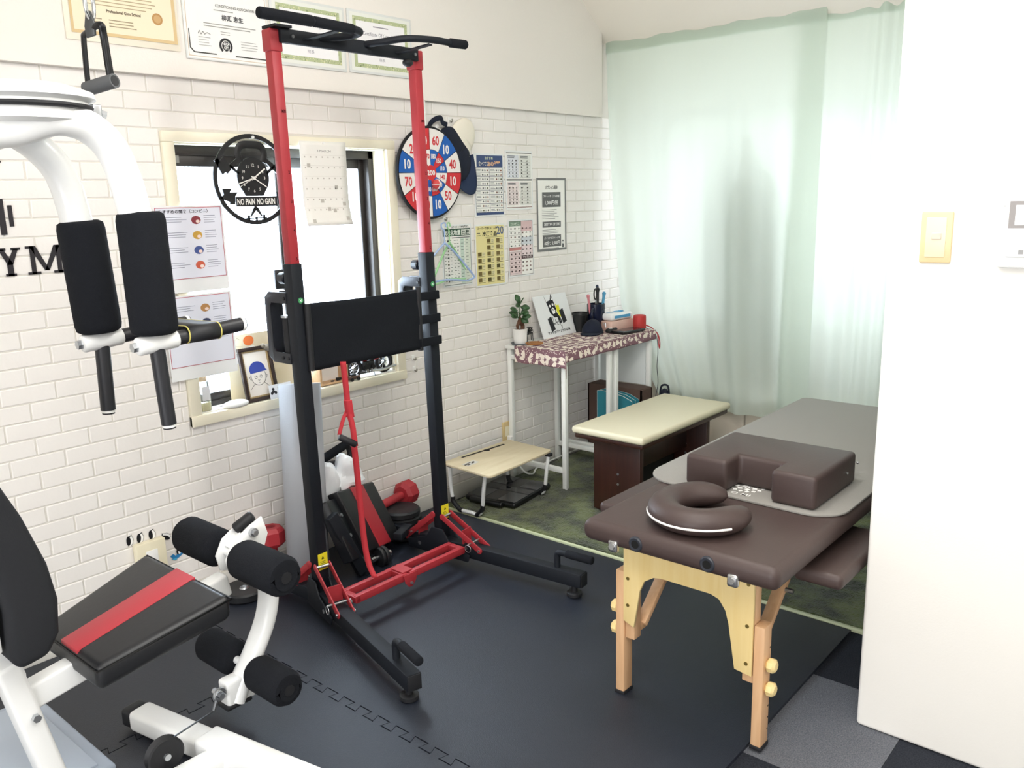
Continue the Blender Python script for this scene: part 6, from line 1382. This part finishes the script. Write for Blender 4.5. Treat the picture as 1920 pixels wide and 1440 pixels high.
# washi print with an orange sun standing behind the frame
s = Sheet((1.772, .058, 1.000), EX, V3((.0, -.02, -1)), .315, .262); wp = thing('washi_print', 'beige ink-wash print with an orange sun standing on the sill', 'picture', (1.93, .05, SZ)); s.paper('card', mat('washi', 'cfbd93', .8, noise=(6, 'ddd4c2', 3, .3)), wp, .003)
s.O = s.P(0, 0, .0004); s.disc('d9743f', .100, .028, .024, 1, 26, .020); s.pol('e8e6e2', [(0, .03), (.03, .06), (.12, .05), (.17, .09), (.10, .12), (0, .11)], .5); s.line('8f8a80', [(.004, .05), (.03, .03), (.05, .012), (.06, .02)], .002); s.line('8f8a80', [(.01, .06), (.04, .044), (.07, .05)], .0014); s.finish(wp)
# small grey bird figurine (on the sill board edge)
p = WY(503, 652, .03); r = thing('grey_figurine', 'small grey bird figurine peeking beside the rack bracket', 'figurine', (p.x, .03, SZ)); MB().cyl((p.x+.01, .03, SZ), (p.x+.01, .03, p.z-.01), .004, n=8).lathe([(.02, SZ), (.02, SZ+.004)], (p.x+.01, .03, 0), 16).build('stand', mat('fig_dark', '5d5850', .6), r)
mb = MB(); mb.ell(p, (.028, .016, .014), 14, 10, rotm('Y', 20)); mb.ell(p+V3((-.026, 0, .012)), (.011, .010, .010), 12, 8); mb.tube([p+V3((-.034, 0, .012)), p+V3((-.044, 0, .010))], [.004, .0008], 6); mb.tube([p+V3((.02, 0, -.004)), p+V3((.05, 0, -.022))], [.008, .003], 6, r2=.002); mb.build('bird', mat('bird_grey', '8e8679', .8, noise=(90, '5f584e', 3, .2)), r, smooth=60)
# open wooden box frame
x0, x1, z0, z1 = 2.165, 2.315, SZ, SZ+.150; r = thing('wooden_box_frame', 'open pale wood display box on the sill behind the rack', 'display box', (2.24, .03, SZ)); M_pw = wood('pine', 'd8b48c', 'cba47a', 'X', 8, .6)
for a, b in (((x0, .0, z0), (x1, .065, z0+.010)), ((x0, .0, z1-.010), (x1, .065, z1)), ((x0, .0, z0+.010), (x0+.010, .065, z1-.010)), ((x1-.010, .0, z0+.010), (x1, .065, z1-.010))): MB().bx(a, b).build('board', M_pw, r, bevel=.001)
MB().bx((x0+.01, .058, z0+.01), (x1-.01, .061, z1-.01)).build('back_panel', mat('back_white', 'eeece6', .7), r)
for (dx, w_) in ((.078, .014), (.112, .024)): 
    q = thing('black_trinket', 'flat black trinket in the display box' if w_ < .02 else 'square black trinket in the display box', 'trinket', (x0+dx, .02, z0+.010)); MB().rbox((x0+dx, .02, z0+.0165 if w_ > .02 else z0+.0125), (w_, .012, .013 if w_ > .02 else .005), .001, 1).build('block', M_grip, q)
# red motorcycle model
mo = thing('motorcycle_model', 'black and red model motorcycle on the window sill', 'model motorcycle', (2.47, .03, SZ)); my = .022
M_tyre = mat('tyre', '121214', .7); M_chr = mat('model_chrome', 'b7b9bc', .2, .9); M_mred = mat('model_red', '9c1f22', .3)
for x, rr in ((2.365, .046), (2.540, .052)):
    c = V3((x, my, SZ+rr+.001)); mb = MB(); mb.tube([c+V3((rr*.82*math.cos(t), 0, rr*.82*math.sin(t))) for t in [2*math.pi*i/32 for i in range(32)]], rr*.18, 8, closed=True); mb.build('tyre', M_tyre, mo)
    wh = MB(); wh.tube([c+V3((rr*.62*math.cos(t), 0, rr*.62*math.sin(t))) for t in [2*math.pi*i/28 for i in range(28)]], rr*.05, 6, closed=True); wh.build('rim', M_chr, mo)
    sp2 = MB()
    for k in range(10): t = math.pi*k/5; sp2.cyl(c, c+V3((rr*.62*math.cos(t), 0, rr*.62*math.sin(t))), .0012, n=5)
    sp2.cyl(c+V3((0, -.008, 0)), c+V3((0, .008, 0)), .008, n=12); sp2.build('spokes', M_chr, mo)
mb = MB(); mb.rbox((2.445, my, SZ+.048), (.070, .030, .045), .010, 3); mb.cyl((2.43, my-.02, SZ+.045), (2.43, my+.02, SZ+.045), .016).cyl((2.462, my-.02, SZ+.040), (2.462, my+.02, SZ+.040), .013); mb.build('engine', mat('engine_black', '1b1c1f', .4, .3), mo)
for k, x in enumerate((2.425, 2.448, 2.470)): MB().cyl((x, my-.021, SZ+.030), (x, my-.024, SZ+.030), .008, n=12).build('engine_cover', M_chr, mo)
MB().ell((2.43, my, SZ+.086), (.036, .016, .016), 16, 10).build('fuel_tank', M_mred, mo)
MB().ell((2.49, my, SZ+.080), (.038, .016, .008), 16, 10).build('saddle', M_tyre, mo)
MB().tube(bez([(2.365, my, SZ+.046), (2.385, my, SZ+.085), (2.395, my, SZ+.115)], 4), .004, 8).build('fork', M_chr, mo); MB().tube([(2.40, my-.04, SZ+.122), (2.392, my-.015, SZ+.116), (2.392, my+.015, SZ+.116), (2.40, my+.03, SZ+.122)], .003, 8).build('handlebar', M_chr, mo)
MB().tube(bez([(2.45, my-.024, SZ+.028), (2.50, my-.026, SZ+.022), (2.59, my-.026, SZ+.030)], 5), .006, 8).build('exhaust', M_chr, mo)
MB().tube(arc((2.540, my, SZ+.053), UX, UZ, .060, 20, 150, 12), .003, 6, r2=.011, up=(0, 1, 0)).build('rear_fender', mat('fender_black', '141416', .3), mo); MB().tube([(2.48, my-.012, SZ+.075), (2.53, my-.012, SZ+.088)], .006, 8).build('side_panel', M_mred, mo)
MB().cyl((2.470, my-.010, SZ+.022), (2.462, my-.030, SZ+.001), .0025, n=6).build('kickstand', M_chr, mo)
# tiny car model in front of it
p = V3((2.338, -.004, SZ)); r = thing('car_model', 'tiny brown model car beside the motorcycle model', 'model car', p); MB().rbox(p+V3((0, 0, .016)), (.062, .026, .014), .004, 2).build('body', mat('car_brown', '5a4236', .4), r); MB().rbox(p+V3((-.004, 0, .026)), (.030, .022, .012), .004, 2).build('cabin', mat('car_glass', '2a2c30', .2), r)
for a in (-.018, .019):
    for b in (-.014, .014): MB().cyl(p+V3((a, b-.003, .0085)), p+V3((a, b+.003, .0085)), .0085, n=14).build('wheel', M_tyre, r)
# unseen lamps added to brighten the room (above and behind the viewer, out of the frame)
r = thing('added_ceiling_lamp', 'added large square ceiling lamp behind the viewer', 'lamp', (.6, -2.6, 2.68)); MB().bx((-.25, -3.45, 2.68), (1.45, -1.75, 2.76)).build('housing', M_whitepl, r, bevel=.004)
for (x, y, z, lab) in ((.2, -2.9, 2.30, 'added white globe pendant lamp above the viewer'), (2.05, -1.75, 2.42, 'added white globe pendant lamp over the middle of the room')):
    r = thing('added_pendant_lamp', lab, 'lamp', (x, y, z)); MB().cyl((x, y, z+.20), (x, y, 2.76), .004, n=8).build('cord', M_whitepl, r); MB().lathe([(.012, z+.20), (.05, z+.195), (.055, z+.175), (.05, z+.17)], (x, y, 0), 20).build('canopy', M_whitepl, r)
